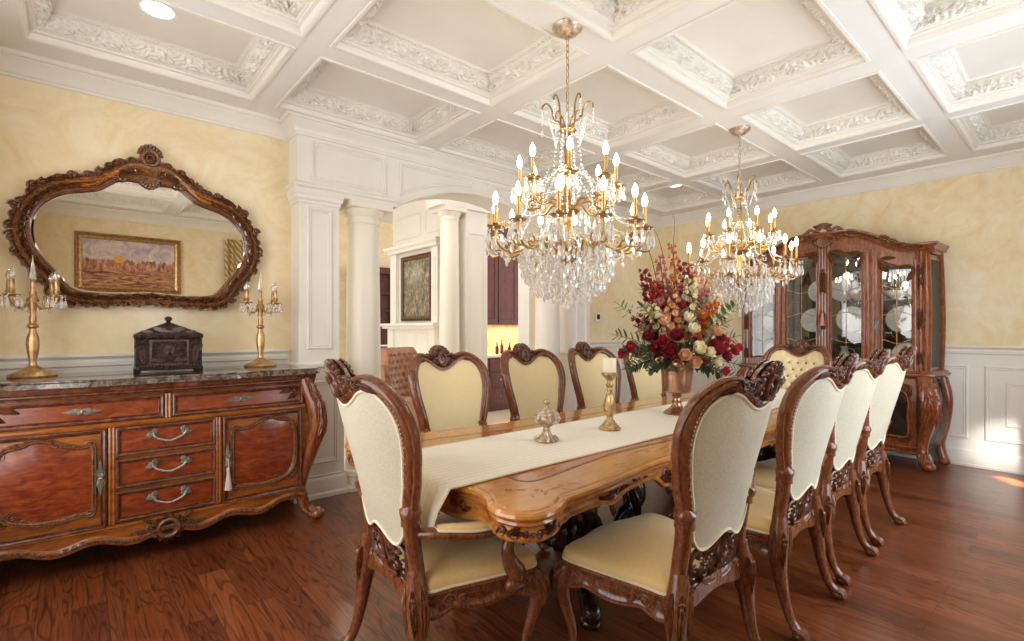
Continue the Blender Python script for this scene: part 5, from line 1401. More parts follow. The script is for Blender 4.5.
for s_ in (-1, 1):
    g = lambda a, b, h, s_=s_: MP(a * s_, b, h + .050)
    for (x, z, r_, a, d) in ((.31, 2.315, .034, 0, 1), (.255, 2.365, .028, 1, -1), (.17, 2.42, .034, 0, 1), (.10, 2.455, .030, PI, -1), (.665, 1.90, .040, 0, 1), (.62, 2.0, .030, 1, 1), (.56, 1.66, .040, 2, -1), (.49, 1.545, .034, 0, 1), (.08, 1.535, .042, PI, 1), (.15, 1.52, .026, 0, -1), (.19, 2.345, .026, 0, -1), (.66, 2.08, .030, 0, 1), (.58, 2.21, .028, 2, -1), (.40, 2.31, .022, 0, 1)):
        scroll(m, g, x, z, r_, a, d, .009, .026, 1.6)
    for (x, z, a, L, w, bd) in ((.12, 2.44, -.5, .14, .024, .3), (.06, 2.40, -.3, .14, .022, .4), (.20, 2.40, -.7, .14, .022, -.3), (.36, 2.30, -.3, .16, .020, -.3), (.10, 1.53, .2, .16, .022, -.4), (.25, 1.52, 0, .16, .020, .4), (.53, 1.66, 1.2, .16, .026, -.5), (.55, 1.72, .9, .14, .024, .5), (.63, 1.86, 1.2, .16, .026, .4), (.64, 2.0, 1.6, .16, .026, .4), (.60, 2.14, 2.2, .15, .024, -.4), (.52, 2.25, 2.6, .15, .022, .4), (.44, 1.54, 2.8, .15, .022, .4)):
        leaf(m, g, x, z, a, L, w, .028, bd)
g = lambda a, b, h: MP(a, b, h + .055)
m.ribbon([(.045 * cos(2 * PI * k / 24), 2.495 + .048 * sin(2 * PI * k / 24)) for k in range(24)], RND(.016, .03, 6), g, closed=True)
m.ribbon([(.022 * cos(2 * PI * k / 16), 2.492 + .024 * sin(2 * PI * k / 16)) for k in range(16)], RND(.008, .026, 5), g, closed=True)
m.fill([(.06 * cos(2 * PI * k / 24), 2.49 + .065 * sin(2 * PI * k / 24)) for k in range(24)], (0, 2.49), lambda a, b, h: MP(a, b, h + .03), .02, 4)
shell(m, g, 0, 2.51, PI / 2, .085, 2.6, 9, .022, .5, .014)
shell(m, g, 0, 2.37, -PI / 2, .075, 2.4, 9, .024, .2, .012)
for s_ in (-1, 1):
    gs = lambda a, b, h, s_=s_: MP(a * s_, b, h + .05); scroll(m, gs, .07, 2.40, .028, 0, 1, .009, .03, 1.5); scroll(m, gs, .15, 2.345, .022, 0, -1, .007, .026, 1.4); leaf(m, gs, .02, 2.41, .1, .14, .020, .024, -.5)
    scroll(m, gs, .055, 1.525, .030, 0, 1, .008, .026, 1.5)
shell(m, g, 0, 1.50, PI / 2, .06, 2.2, 7, .02, .2, .01)
m.build('frame_carving', M['mcarve'], t, True, ang=60, label='dark carved leaves and scrolls around the frame')
# gilt wood highlights: two ribbed bands on the shoulders
for s_ in (-1, 1):
    m = MB()
    P = spl([(.14, 2.41), (.21, 2.355), (.29, 2.295), (.37, 2.272), (.45, 2.245)], 6); P2 = spl([(.17, 2.375), (.235, 2.32), (.29, 2.272), (.36, 2.250)], 6)
    for p in (P, P2): m.ribbon(p, RND(.013, .020, 6), lambda a, b, h, s_=s_: MP(a * s_, b, h + .060))
    m.build('shoulder_band', M['tableedge'], t, True, label='golden-brown ribbed band at the shoulder')

# ------------------------------------------------------------------ candelabra on the sideboard
def drop(mb, c, r, L, n=6, rot=0):
    """faceted almond crystal hanging from c"""
    x, y, z = c; V = [(x, y, z)]
    for rr_, q in ((.35, .12), (1, .62), (.55, .9)):
        for k in range(n): a = 2 * PI * k / n + rot; V.append((x + r * rr_ * cos(a), y + r * rr_ * .7 * sin(a), z - L * q))
    V.append((x, y, z - L)); F = [(0, 1 + k, 1 + (k + 1) % n) for k in range(n)]
    for i in range(2): F += [(1 + i * n + k, 1 + (i + 1) * n + k, 1 + (i + 1) * n + (k + 1) % n, 1 + i * n + (k + 1) % n) for k in range(n)]
    F += [(1 + 2 * n + k, len(V) - 1, 1 + 2 * n + (k + 1) % n) for k in range(n)]
    mb.add(V, F)
def bead(mb, c, r): mb.ball(c, r, 6, 4)
def flame(mb, z, s=1, c=(0, 0)): mb.lathe([(.006 * s, z), (.011 * s, z + .010 * s), (.0155 * s, z + .026 * s), (.0145 * s, z + .040 * s), (.008 * s, z + .058 * s), (.002 * s, z + .070 * s), (.0003, z + .073 * s)], (c[0], c[1], 0), 12)
def candelabrum(label, loc, rz):
    t = thing('candelabra', label, 'candelabra', loc, rz, 'crystal candelabra on the sideboard')
    MB().lathe([(.001, 0), (.105, 0), (.108, .008), (.100, .018), (.075, .030), (.050, .042), (.030, .055), (.020, .065)], (0, 0, 0), 48, 16, .02).build('base', M['gold'], t, True, ang=40)
    MB().lathe([(.020, .062), (.016, .080), (.017, .095), (.024, .14), (.029, .19), (.025, .225), (.016, .262), (.015, .275), (.026, .285), (.027, .295), (.015, .305), (.018, .33), (.013, .36), (.018, .40), (.026, .425), (.028, .44), (.020, .455), (.014, .465), (.018, .48), (.011, .50), (.011, .545), (.016, .555)], (0, 0, 0), 32, 8, .05, (.08, .26)).build('stem', M['gold'], t, True, ang=40)
    m = MB(); m.lathe([(.012, .553), (.016, .565), (.012, .60), (.005, .65), (.001, .70)], (0, 0, 0), 6); m.build('spire', M['crystal'], t, False, label='clear crystal spire')
    for k in range(4):
        a = PI / 4 + k * PI / 2; ux, uy = cos(a), sin(a)
        P = [(ux * r, uy * r, z) for r, z in spl([(.02, .43), (.055, .395), (.10, .40), (.127, .43), (.130, .455)], 5)]
        ar = MB().tube(P, .0065, 8).build('arm', M['gold'], t)
        ex, ey = ux * .130, uy * .130
        MB().lathe([(.006, .452), (.030, .458), (.040, .464), (.040, .467), (.028, .463), (.010, .463)], (ex, ey, 0), 20).build('drip_pan', M['gold'], ar)
        MB().lathe([(.010, .463), (.013, .478), (.018, .492), (.013, .498), (.012, .505), (.012, .545), (.014, .548)], (ex, ey, 0), 16).build('candle_sleeve', M['gold'], ar)
        m = MB(); flame(m, .548, .95, (ex, ey)); m.build('bulb', M['offbulb'], ar, label='clear unlit candle bulb')
        m = MB()
        for j in range(6):
            q = 2 * PI * j / 6; cx, cy = ex + .038 * cos(q), ey + .038 * sin(q)
            bead(m, (cx, cy, .455), .005); bead(m, (cx, cy, .444), .004); drop(m, (cx, cy, .440), .010, .048, 6, q)
        m.build('crystal_fringe', M['crystal'], ar, False, label='clear hanging crystals')
    m = MB()
    for k in range(4):
        a0, a1 = PI / 4 + k * PI / 2, PI / 4 + (k + 1) * PI / 2
        for j in range(1, 12):
            q = j / 12; x = (.10 * ((1 - q) * cos(a0) + q * cos(a1))); y = .10 * ((1 - q) * sin(a0) + q * sin(a1)); bead(m, (x, y, .43 - .06 * sin(PI * q)), .0045)
    m.build('bead_swag', M['crystal'], t, False, label='strings of clear beads')
    return t
candelabrum('crystal and gilt candelabra at the left end of the sideboard', (-.17, 3.99, 1.0685), .13)
dup(bpy.data.objects['candelabra'], (1.045, 4.02, 1.0685), -.18, 'crystal and gilt candelabra at the right end of the sideboard')
# lacquer box
t = thing('lacquer_casket', 'dark carved lacquer casket with a peaked lid between the two candelabra', 'box', (.475, 3.97, 1.0685), -.05)
m = MB(); w, d, h = .175, .10, .215
m.box(-w, w, -d, d, .012, h, .006)
for x in (-w + .01, w - .01):
    for y in (-d + .01, d - .01): m.box(x - .018, x + .018, y - .018, y + .018, 0, .03, .004); m.box(x - .012, x + .012, y - .012, y + .012, .02, h, .003)
m.box(-w - .006, w + .006, -d - .006, d + .006, .014, .035, .004)
bx = m.build('body', M['box'], t, False)
m = MB(); g = lambda a, b, h_: (a, -d - .001 - h_, b)
panel(m, -.105, .105, .045, .205, g, .35)
for s_ in (-1, 1):
    gs = lambda a, b, h_, s_=s_: g(a * s_, b, h_)
    scroll(m, gs, .05, .075, .018, 0, 1, .004, .006, 1.5); leaf(m, gs, .0, .13, .3, .07, .014, .007, .5); leaf(m, gs, .0, .14, .9, .06, .014, .007, -.5); leaf(m, gs, .01, .12, -.4, .07, .013, .007, .5); scroll(m, gs, .085, .08, .012, 0, -1, .003, .005, 1.4); leaf(m, gs, .02, .07, 0, .08, .008, .005, .2)
    leaf(m, gs, .135, .06, 1.4, .12, .014, .006, .3); leaf(m, gs, .14, .11, 1.2, .08, .012, .006, -.5)
for k in range(18): m.ball(g(-.15 + .3 * k / 17, .040, .004), .006, 6, 4)
shell(m, g, 0, .135, PI / 2, .035, 4.5, 11, .008, .2)
m.build('front_carving', M['boxcarve'], bx, True, ang=60, label='rosy relief carving on the front')
m = MB(); V = []
for q, z in ((1.04, h), (1.05, h + .006), (1.05, h + .022), (1.0, h + .03)): V += [(x * w * q, y * (d * q + (0)), z) for x, y in ((-1, -1), (1, -1), (1, 1), (-1, 1))]
V += [(-.02, -.012, h + .098), (.02, -.012, h + .098), (.02, .012, h + .098), (-.02, .012, h + .098)]
F = [(0, 3, 2, 1)]
for i in range(4): F += [(i * 4 + k, i * 4 + (k + 1) % 4, i * 4 + 4 + (k + 1) % 4, i * 4 + 4 + k) for k in range(4)]
F.append((16, 17, 18, 19)); m.add(V, F)
m.lathe([(.012, h + .096), (.016, h + .102), (.010, h + .108), (.020, h + .116), (.022, h + .126), (.014, h + .138), (.001, h + .142)], (0, 0, 0), 16)
ld = m.build('lid', M['box'], t, False)
m = MB(); gl_ = lambda a, b, hh: (a, -d * 1.0 + (d - .012) * (b) - hh * .6, h + .03 + .068 * b + hh)
for s_ in (-1, 1):
    gs = lambda a, b, hh, s_=s_: gl_(a * s_, b, hh)
    leaf(m, lambda a, b, hh: gs(a, b * 8, hh), .0, .02, .3, .10, .014, .005, .2); leaf(m, lambda a, b, hh: gs(a, b * 8, hh), .02, .05, .2, .07, .012, .005, .2); leaf(m, lambda a, b, hh: gs(a, b * 8, hh), .09, .015, .2, .06, .010, .005, .2)
m.build('lid_carving', M['boxcarve'], ld, True, ang=60)
# ------------------------------------------------------------------ china cabinet
KY, KX = 1.92, 6.17
def topz(a):
    a = abs(a); return 2.10 + .215 * (.5 + .5 * cos(PI * min(1, max(0, (a - .20) / .58))))
def CF(a, z, h):
    """a: distance from centre (positive towards the window side), h outwards"""
    x = KX - .03 * cos(min(1, abs(a) / .9) * PI / 2)
    if z < .88: x -= .05 * sin(PI * (z - .05) / .85) * (.4 + .6 * (abs(a) / .86) ** 2)
    return (x - h, KY - a, z)
t = thing('china_cabinet', 'large carved cherry china cabinet with four leaded glass doors against the far wall', 'cabinet')
MB().box(6.575, 6.584, KY - .88, KY + .88, .92, 2.05).build('back_mirror', M['oldmirror'], t, False, label='mirrored back')
bulge = lambda z: .035 * sin(PI * (z - .05) / .85) if z < .88 else .012 * sin((z - .9) * 3)
m = MB()
# back, floor, top
m.box(6.585, 6.60, KY - .90, KY + .90, .12, 2.06); 
for z0, z1 in ((.86, .90), (.14, .18)): m.prism([(KX, KY - .85), (6.60, KY - .90), (6.60, KY + .90), (KX, KY + .85)], lambda a, b, h: (a, b, h), z0, z1)
m.prism([(KX, KY - .85), (6.60, KY - .90), (6.60, KY + .90), (KX, KY + .85)], lambda a, b, h: (a, b, h), 2.06, 2.10)
m.build('carcass', M['cabdark'], t, False, label='dark cabinet interior')
# front arch frieze over the doors
m = MB(); A_ = [-.86 + 1.72 * k / 60 for k in range(61)]
def doortop(a):
    a = abs(a); return topz(a) - .085
m.grid(lambda u, v: CF(-.86 + 1.72 * u, doortop(-.86 + 1.72 * u) + .075 * v, .0), 61, 3)
cor = [(-.02, .0), (.0, .008), (.006, .03), (.022, .036), (.028, .052), (.04, .075), (.048, .082), (.050, .098), (.04, .104), (-.40, .104)]
def co_(u, v):
    a = -.93 + 1.86 * u; h, dz = cor[int(round(v * 9))]; hh = h if h > -.3 else -.42
    p = CF(max(-.86, min(.86, a)), 1.5, hh); return (min(6.6, p[0]), KY - a * (1.0 + (.03 if h > .03 else 0)), topz(a) - .03 + dz)
m.grid(co_, 70, 10)
for s_ in (-1, 1):
    def cs(u, v, s_=s_):
        h, dz = cor[min(8, int(round(v * 8)))]; x = KX - .05 + (6.60 - KX + .05) * u; return (x, KY - s_ * (.90 + .025 * u + max(h, 0)), 2.07 + dz)
    m.grid(cs, 4, 9)
m.build('cornice', M['cab'], t, True, ang=35)
# posts (corner + between) and rails
m = MB()
for s_ in (-1, 1):
    for (x, y0) in ((KX + .02, .865), (6.56, .915)):
        P = [(x, KY - s_ * (y0 + bulge(z)), z) for z in [.9 + 1.2 * k / 14 for k in range(15)]]; m.tube(P, .032 if x < 6.4 else .026, 10, fl=(1, 1.2))
    m.ribbon([(s_ * .83, .90 + 1.19 * k / 20) for k in range(21)], [(-.045, 0), (-.042, .012), (-.03, .022), (-.018, .012), (-.006, .024), (.006, .024), (.018, .012), (.03, .022), (.042, .012), (.045, 0)], CF)
m.ribbon([(a, .915) for a in A_], [(-.02, 0), (-.02, .02), (.02, .02), (.02, 0)], CF)
m.ribbon([(0, .93 + 1.3 * k / 20) for k in range(21)], [(-.03, 0), (-.028, .014), (-.012, .022), (0, .012), (.012, .022), (.028, .014), (.03, 0)], CF)
m.build('post', M['cab'], t, True, ang=40)
# carved ornaments on posts
g0 = lambda a, b, h: CF(a, b, h + .018)
for a in (-.83, .83, 0):
    for CL in (((1.95, -1), (1.85, -1)), ((1.42, 1), (1.34, 1)), ((1.0, 1),)):
        m = MB()
        for z, d in CL:
            for o in (-.012, .012): leaf(m, g0, a + o, z, PI / 2 * d, .13, .016, .016, .15 * sgn(o))
        if CL[0][0] == 1.95: scroll(m, g0, a, 1.97, .024, 0, 1, .006, .016, 1.4)
        if CL[0][0] == 1.42: scroll(m, g0, a, 1.52, .018, 0, -1, .005, .014, 1.4)
        m.build('post_carving', M['mcarve'], t, True, ang=60)
# doors
DG = [(-.79, -.51), (-.38, -.06), (.06, .36), (.51, .77)]
DB = [(-.80, -.44), (-.44, -.03), (.03, .44), (.44, .80)]
for i, (a0, a1) in enumerate(DB):
    b0, b1 = DG[i]; d_top = lambda a: doortop(a) - .01; g_top = lambda a, b0=b0, b1=b1: doortop(a) - .075 - .03 * abs(sin((a - b0) / (b1 - b0) * 2 * PI)) * 0
    m = MB(); zb0, zb1 = .94, 1.0
    # stiles with inner moulding
    N_ = 16
    for (u0, u1) in ((a0, b0), (b1, a1)):
        m.grid(lambda u, v: CF(u0 + (u1 - u0) * u, zb0 + (doortop(u0 + (u1 - u0) * u) - zb0) * v, .012 + .008 * sin(PI * u)), 7, 18)
        m.grid(lambda u, v: CF(u0 + (u1 - u0) * u, zb0 + (doortop(u0 + (u1 - u0) * u) - zb0) * v, -.012), 2, 6)
    m.grid(lambda u, v: CF(b0 + (b1 - b0) * u, g_top(b0 + (b1 - b0) * u) + (doortop(b0 + (b1 - b0) * u) - g_top(b0 + (b1 - b0) * u)) * v, .014), N_, 4)
    m.grid(lambda u, v: CF(b0 + (b1 - b0) * u, zb0 + (zb1 + .02 * sin(PI * u) - zb0) * v, .014), N_, 3)
    ol = [(b0, zb1)] + [(b0, zb1 + (g_top(b0) - zb1) * k / 10) for k in range(1, 10)] + [(b0 + (b1 - b0) * k / 12, g_top(b0 + (b1 - b0) * k / 12)) for k in range(13)] + [(b1, g_top(b1) - (g_top(b1) - zb1) * k / 10) for k in range(1, 11)] + [(b1 - (b1 - b0) * k / 10, zb1 + .02 * sin(PI * k / 10)) for k in range(1, 10)]
    m.ribbon(ol, [(-.014, -.012), (-.013, .016), (-.006, .026), (.004, .018), (.010, .006), (.010, -.012)], CF, closed=True)
    d = recalc(m.build('door', M['cab'], t, True, ang=45))
    g = MB(); g.grid(lambda u, v: CF(b0 + (b1 - b0) * u, zb1 + (g_top(b0 + (b1 - b0) * u) - zb1) * v, .0), 10, 3); g.build('glass', M['cabglass'], d, True)
    m = MB(); mid = (b0 + b1) / 2
    m.tube([CF(mid, zb1 + (g_top(mid) - zb1) * k / 6, .004) for k in range(7)], .0035, 6)
    for z, c in ((1.22, .02), (1.50, -.02), (1.76, .02)):
        m.tube([CF(b0 + (b1 - b0) * k / 12, z + c * cos(k / 12 * 2 * PI), .004) for k in range(13)], .0035, 6)
    m.build('leading', M['candlegold'], d, True, label='brass-coloured leading across the glass')
    g0 = lambda a, b, h: CF(a, b, h + .018)
    for s_, x in ((1, b0), (-1, b1)):
        m = MB(); gs = lambda a, b, h, s_=s_, x=x: g0(x + s_ * a, b, h); zt = g_top(x)
        leaf(m, gs, -.01, zt - .02, -1.2, .13, .022, .018, .3); leaf(m, gs, .0, zt + .01, .15, .13, .018, .016, -.3); scroll(m, gs, .0, zt, .022, 0, 1, .006, .018, 1.4)
        if i in (1, 2): leaf(m, gs, .02, zt - .01, -.5, .08, .014, .014, .4)
        m.build('door_carving', M['mcarve'], d, True, ang=60)
    if i in (1, 3):
        escut(d, b0 - .035 if i == 3 else b1 + .03, 1.38, .22, lambda a, b, h: CF(a, b, h + .018), True)
# side glass
for s_ in (-1, 1):
    m = MB(); m.grid(lambda u, v: (KX + .05 + (6.54 - KX - .05) * u, KY - s_ * (.87 + .045 * u + .02 * sin(PI * u) + bulge(.95 + 1.08 * v)), .95 + 1.08 * v), 8, 12); sg_ = m.build('side_glass', M['cabglass'], t, True)
    m = MB(); m.grid(lambda u, v: (KX + .0 + (6.60 - KX) * u, KY - s_ * (.87 + .045 * u), .88 + .09 * v), 4, 2); m.grid(lambda u, v: (KX + .0 + (6.60 - KX) * u, KY - s_ * (.87 + .045 * u), 2.02 + .09 * v), 4, 2); m.build('side_rail', M['cab'], t, True)
# glass shelves
for z in (1.30, 1.64): MB().prism([(KX + .03, KY - .84), (6.58, KY - .89), (6.58, KY + .89), (KX + .03, KY + .84)], lambda a, b, h: (a, b, h), z, z + .008).build('shelf', M['cabglass'], t, False)
# crest
m = MB(); gC = lambda a, b, h: (KX - .055 - h, KY - a, b)
both = lambda P_, w: m.ribbon(P_, [(w * cos(2 * PI * k / 8), w * sin(2 * PI * k / 8)) for k in range(8)], gC)
for s_ in (-1, 1):
    gs = lambda a, b, h, s_=s_: gC(s_ * a, b, h)
    bs = lambda P_, w: m.ribbon(P_, [(w * cos(2 * PI * k / 8), w * sin(2 * PI * k / 8)) for k in range(8)], gs)
    bs(spl([(.0, 2.47), (.035, 2.468), (.06, 2.44), (.05, 2.41), (.09, 2.41), (.13, 2.425), (.165, 2.40), (.20, 2.375), (.26, 2.365), (.33, 2.355)], 5), .016)
    bs(spl([(.0, 2.36), (.04, 2.355), (.08, 2.33), (.13, 2.33), (.17, 2.35), (.16, 2.385), (.13, 2.39)], 5), .014)
    bs(spl([(.03, 2.36), (.045, 2.39), (.045, 2.42)], 5), .013)
    bs(spl([(.20, 2.37), (.22, 2.33), (.28, 2.31), (.36, 2.32), (.42, 2.30)], 5), .016)
    for z_ in (0,):
        leaf(m, lambda a, b, h: gs(a, b, h + .010), .20, 2.36, -.1, .16, .026, .018, -.3); leaf(m, lambda a, b, h: gs(a, b, h + .010), .10, 2.34, .1, .10, .02, .016, .4); leaf(m, lambda a, b, h: gs(a, b, h + .010), .05, 2.44, .7, .05, .018, .014, -.8)
        leaf(m, lambda a, b, h: gs(a, b, h + .006), .30, 2.33, -.25, .16, .022, .018, .2); leaf(m, lambda a, b, h: gs(a, b, h), .40, 2.30, -.5, .14, .022, .02, .3)
    scroll(m, gs, .25, 2.335, .028, 0, 1, .008, .022, 1.5); scroll(m, gs, .13, 2.30, .026, 0, 1, .008, .022, 1.4)
    for a, z, an, L in ((.56, 2.235, -.6, .15), (.64, 2.18, -.45, .14), (.50, 2.27, -.5, .12), (.72, 2.15, -.25, .14)): leaf(m, lambda p, q, h: gs(p, q, h), a, z, an, L, .030, .022, .3)
    scroll(m, gs, .60, 2.215, .026, 0, 1, .008, .02, 1.5)
shell(m, gC, 0, 2.40, PI / 2, .075, 2.2, 7, .018, .3, .010); shell(m, gC, 0, 2.34, -PI / 2, .13, 1.8, 9, .022, .2, .014)
m.build('crest', M['mcarve'], t, True, ang=60, label='pierced carved crest over the middle')
# waist ledge
ws = [(-.02, .86), (.012, .862), (.02, .875), (.035, .88), (.046, .895), (.046, .91), (.03, .92), (.02, .935), (-.02, .94)]
m = MB()
WP = [(6.60, .94)] + [(KX + .02, .885)] + [(None, a) for a in [.86 - 1.72 * k / 30 for k in range(31)]] + [(KX + .02, -.885), (6.60, -.94)]
def wl(h, z): 
    out = []
    for x, a in WP:
        if x is None: p = CF(a, 1.5, h + .01); out.append((p[0], p[1], z))
        else: out.append((x - (h if x < 6.5 else 0), KY - (a + sgn(a) * h), z))
    return out
R_ = [wl(h, z) for h, z in ws]; V = [p for r in R_ for p in r]; k = len(R_[0]); F = []
for i in range(len(R_) - 1):
    for j in range(k - 1): F.append((i * k + j, i * k + j + 1, (i + 1) * k + j + 1, (i + 1) * k + j))
F.append(tuple(range(k))); F.append(tuple((len(R_) - 1) * k + j for j in range(k - 1, -1, -1))); m.add(V, F)
m.build('waist_moulding', M['cab'], t, True, ang=35)
# lower case
m = MB()
for s_ in (-1, 1):
    P = spl([(KX - .0, .84, .87), (KX - .045, .875, .76), (KX - .075, .90, .62), (KX - .06, .885, .46), (KX - .025, .850, .30), (KX - .015, .835, .18), (KX - .05, .86, .08), (KX - .085, .89, .04)], 5)
    R = spl([(.060,), (.074,), (.078,), (.066,), (.052,), (.048,), (.052,), (.046,)], 5)
    P = [(x, KY - s_ * a, z) for x, a, z in P]; l = MB(); l.tube(P, [r[0] for r in R], 14)
    l.ball((KX - .09, KY - s_ * .895, .045), (.058, .058, .045), 14, 10)
    def LM(a, b, h):
        i = min(range(len(P)), key=lambda i: abs(P[i][2] - b)); p = P[i]; r = R[i][0] + h; an = math.atan2(-s_ * .8, -1) + a * 14
        return (p[0] + r * cos(an), p[1] + r * sin(an), b)
    for z, L in ((.84, .2), (.72, .2), (.58, .2), (.16, .12)):
        for o in (-.05, 0, .05): leaf(l, LM, o, z, -PI / 2 + o * 3, L, .030, .014, 0)
    scroll(l, LM, 0, .66, .045, 0, 1, .010, .018, 1.5); scroll(l, LM, 0, .80, .03, 0, -1, .008, .016, 1.5)
    recalc(l.build('leg', M['cab'], t, True, ang=60))
    l = MB(); P = spl([(6.55, .93, .86), (6.54, .97, .66), (6.55, .95, .42), (6.54, .91, .2), (6.52, .94, .06)], 5); l.tube([(x, KY - s_ * a, z) for x, a, z in P], .042, 10); l.ball((6.51, KY - s_ * .95, .04), (.05, .05, .04), 12, 8); l.build('leg', M['cab'], t, True)
    m2 = MB(); m2.grid(lambda u, v: (KX + .05 + (6.52 - KX - .05) * u, KY - s_ * (.86 + .06 * u + .065 * sin(PI * v) ** 1.0), .17 + .69 * v), 6, 14); m2.build('side_glass', M['cabglass'], t, True)
fr_ = MB()
for i, (a0, a1) in enumerate(((-.80, -.42), (-.42, .42), (.42, .80))):
    m = MB(); b0, b1 = a0 + .07, a1 - .07
    for (u0, u1, z0, z1) in ((a0, b0, .2, .86), (b1, a1, .2, .86), (b0, b1, .74, .86), (b0, b1, .2, .30)):
        m.grid(lambda u, v: CF(u0 + (u1 - u0) * u, z0 + (z1 - z0) * v, .004), 8, 10)
    ol = spl([(b0, .30), (b0 - .01, .5), (b0, .70), ((b0 + b1) / 2, .75), (b1, .70), (b1 + .01, .5), (b1, .30), ((b0 + b1) / 2, .285)], 6, True)
    m.ribbon(ol, [(-.018, 0), (-.016, .018), (-.004, .030), (.008, .022), (.016, .006), (.016, -.01)], CF, closed=True)
    d = recalc(m.build('door', M['cab'], t, True, ang=45))
    g = MB(); g.fill(ol, ((b0 + b1) / 2, .5), CF, 0, 4, -.004); g.build('glass', M['cabglass'], d, True)
    m = MB()
    for s_, x in ((1, b0), (-1, b1)):
        gs = lambda a, b, h, s_=s_, x=x: CF(x + s_ * a, b, h + .012)
        leaf(m, gs, -.02, .78, .1, .12, .024, .018, -.3); leaf(m, gs, -.02, .77, -1.4, .14, .022, .018, .2); leaf(m, gs, -.01, .26, .2, .12, .02, .016, .3); leaf(m, gs, -.02, .27, 1.5, .12, .02, .016, .2); scroll(m, gs, -.01, .77, .028, 0, 1, .007, .018, 1.5)
    m.build('door_carving', M['sidedark'], d, True, ang=60)
m = MB()
def apc(u, v):
    a = -.80 + 1.6 * u; z0 = .105 + .04 * abs(sin(a * 6)) + .02 * cos(a * 12); sec = [(0, .21), (.02, .205), (.024, .19), (.012, .18), (.012, z0 + .03), (.022, z0 + .02), (.018, z0), (-.03, z0)]
    h, z = sec[int(round(v * 7))]; return CF(a, z, h)
m.grid(apc, 70, 8)
for s_ in (-1, 1):
    for a in (.12, .42, .66): scroll(m, lambda p, q, h, s_=s_: CF(p * s_, q, h + .012), a, .165, .026, 0, 1, .006, .012, 1.5); leaf(m, lambda p, q, h, s_=s_: CF(p * s_, q, h + .012), a + .02, .16, .1, .12, .016, .012, .4)
m.build('apron', M['cab'], t, True, ang=45)
tt_ = thing('key_tassel', 'small pink tassel hanging from the key on the middle doors of the china cabinet', 'tassel', (KX - .075, KY - .0, 1.50))
MB().tube([(0, 0, .05), (0, 0, 0)], .002, 6).build('cord', M['piping'], tt_)
MB().lathe([(.001, .012), (.012, .006), (.013, -.004), (.008, -.014), (.011, -.02), (.020, -.10), (.022, -.12), (.001, -.12)], (0, 0, 0), 24, 12, .08).build('skirt', plain('coral_tassel', 'c98472', .8), tt_, True, ang=60)
# china on the shelves
plate = MB().lathe([(.001, -.004), (.05, -.004), (.055, 0), (.10, .006), (.13, .014), (.132, .017), (.128, .017), (.09, .010), (.05, .004), (.001, .004)], (0, 0, 0), 40)
rim = MB().tube([(.129 * cos(2 * PI * k / 40), .129 * sin(2 * PI * k / 40), .0165) for k in range(40)], .0022, 6, True)
def mkplate(lab, y, z, x=6.46, s=1.0, first=[None]):
    if first[0] is None:
        o = thing('dinner_plate', lab, 'plate', group='china in the cabinet'); plate.build('dish', M['china'], o, True); rim.build('rim', M['brightgold'], o, True, label='thin gold rim'); first[0] = o
    else: o = dup(first[0], (0, 0, 0), 0, lab)
    o.location = (x, y, z + .128 * s); o.rotation_euler = (0, -PI / 2 + .16, 0); o.scale = (s, s, s); return o
wh = {1.308: 'middle shelf', 1.648: 'upper shelf', .942: 'floor'}
for y, z, s, w in ((KY + .64, 1.308, 1.0, 'leftmost door'), (KY + .20, 1.308, 1.05, 'second door'), (KY - .17, 1.308, 1.1, 'third door'), (KY - .62, 1.308, 1.05, 'rightmost door'), (KY + .13, 1.648, 1.0, 'second door'), (KY - .10, 1.648, 1.1, 'third door'), (KY + .62, 1.648, .95, 'leftmost door'), (KY - .66, .942, 1.0, 'rightmost door'), (KY + .62, .942, 1.0, 'leftmost door')):
    mkplate('white plate on the %s of the china cabinet, behind its %s' % (wh[z], w), y, z, s=s)
def bowl(lab, y, z, x=6.34, s=1):
    o = MB().lathe([(.001, 0), (.035, 0), (.037, .01), (.055, .02), (.085, .05), (.095, .075), (.092, .075), (.08, .05), (.05, .026), (.001, .022)], (0, 0, 0), 32, 12, .03, (.04, .08)).build('bowl', M['china'], None, True, label=lab, cat='bowl', group='bowls in the cabinet'); o.location = (x, y, z); o.scale = (s,) * 3
bowl('white fluted bowl on the upper shelf of the china cabinet behind its third door', KY - .27, 1.648); bowl('white fluted bowl on the upper shelf of the china cabinet behind its rightmost door', KY - .60, 1.648, s=1.15); bowl('white fluted bowl on the middle shelf of the china cabinet behind its third door', KY - .31, 1.308); bowl('white fluted bowl on the middle shelf of the china cabinet behind its leftmost door', KY + .55, 1.308, 6.32)
tp = thing('teapot', 'white china teapot on the upper shelf of the cabinet behind its rightmost door', 'teapot', (6.38, KY - .72, 1.648))
MB().lathe([(.03, 0), (.032, .008), (.055, .03), (.065, .06), (.055, .09), (.03, .105), (.03, .11)], (0, 0, 0), 28).build('body', M['china'], tp); MB().lathe([(.03, .108), (.026, .118), (.01, .126), (.008, .132), (.011, .138), (.001, .144)], (0, 0, 0), 20).build('lid', M['china'], tp)
MB().tube([(0, .05, .05), (0, .08, .065), (0, .095, .10)], [.012, .009, .007], 8).build('spout', M['china'], tp); MB().tube(spl([(0, -.05, .08), (0, -.09, .085), (0, -.095, .05), (0, -.055, .035)], 4), .005, 8).build('handle', M['china'], tp)
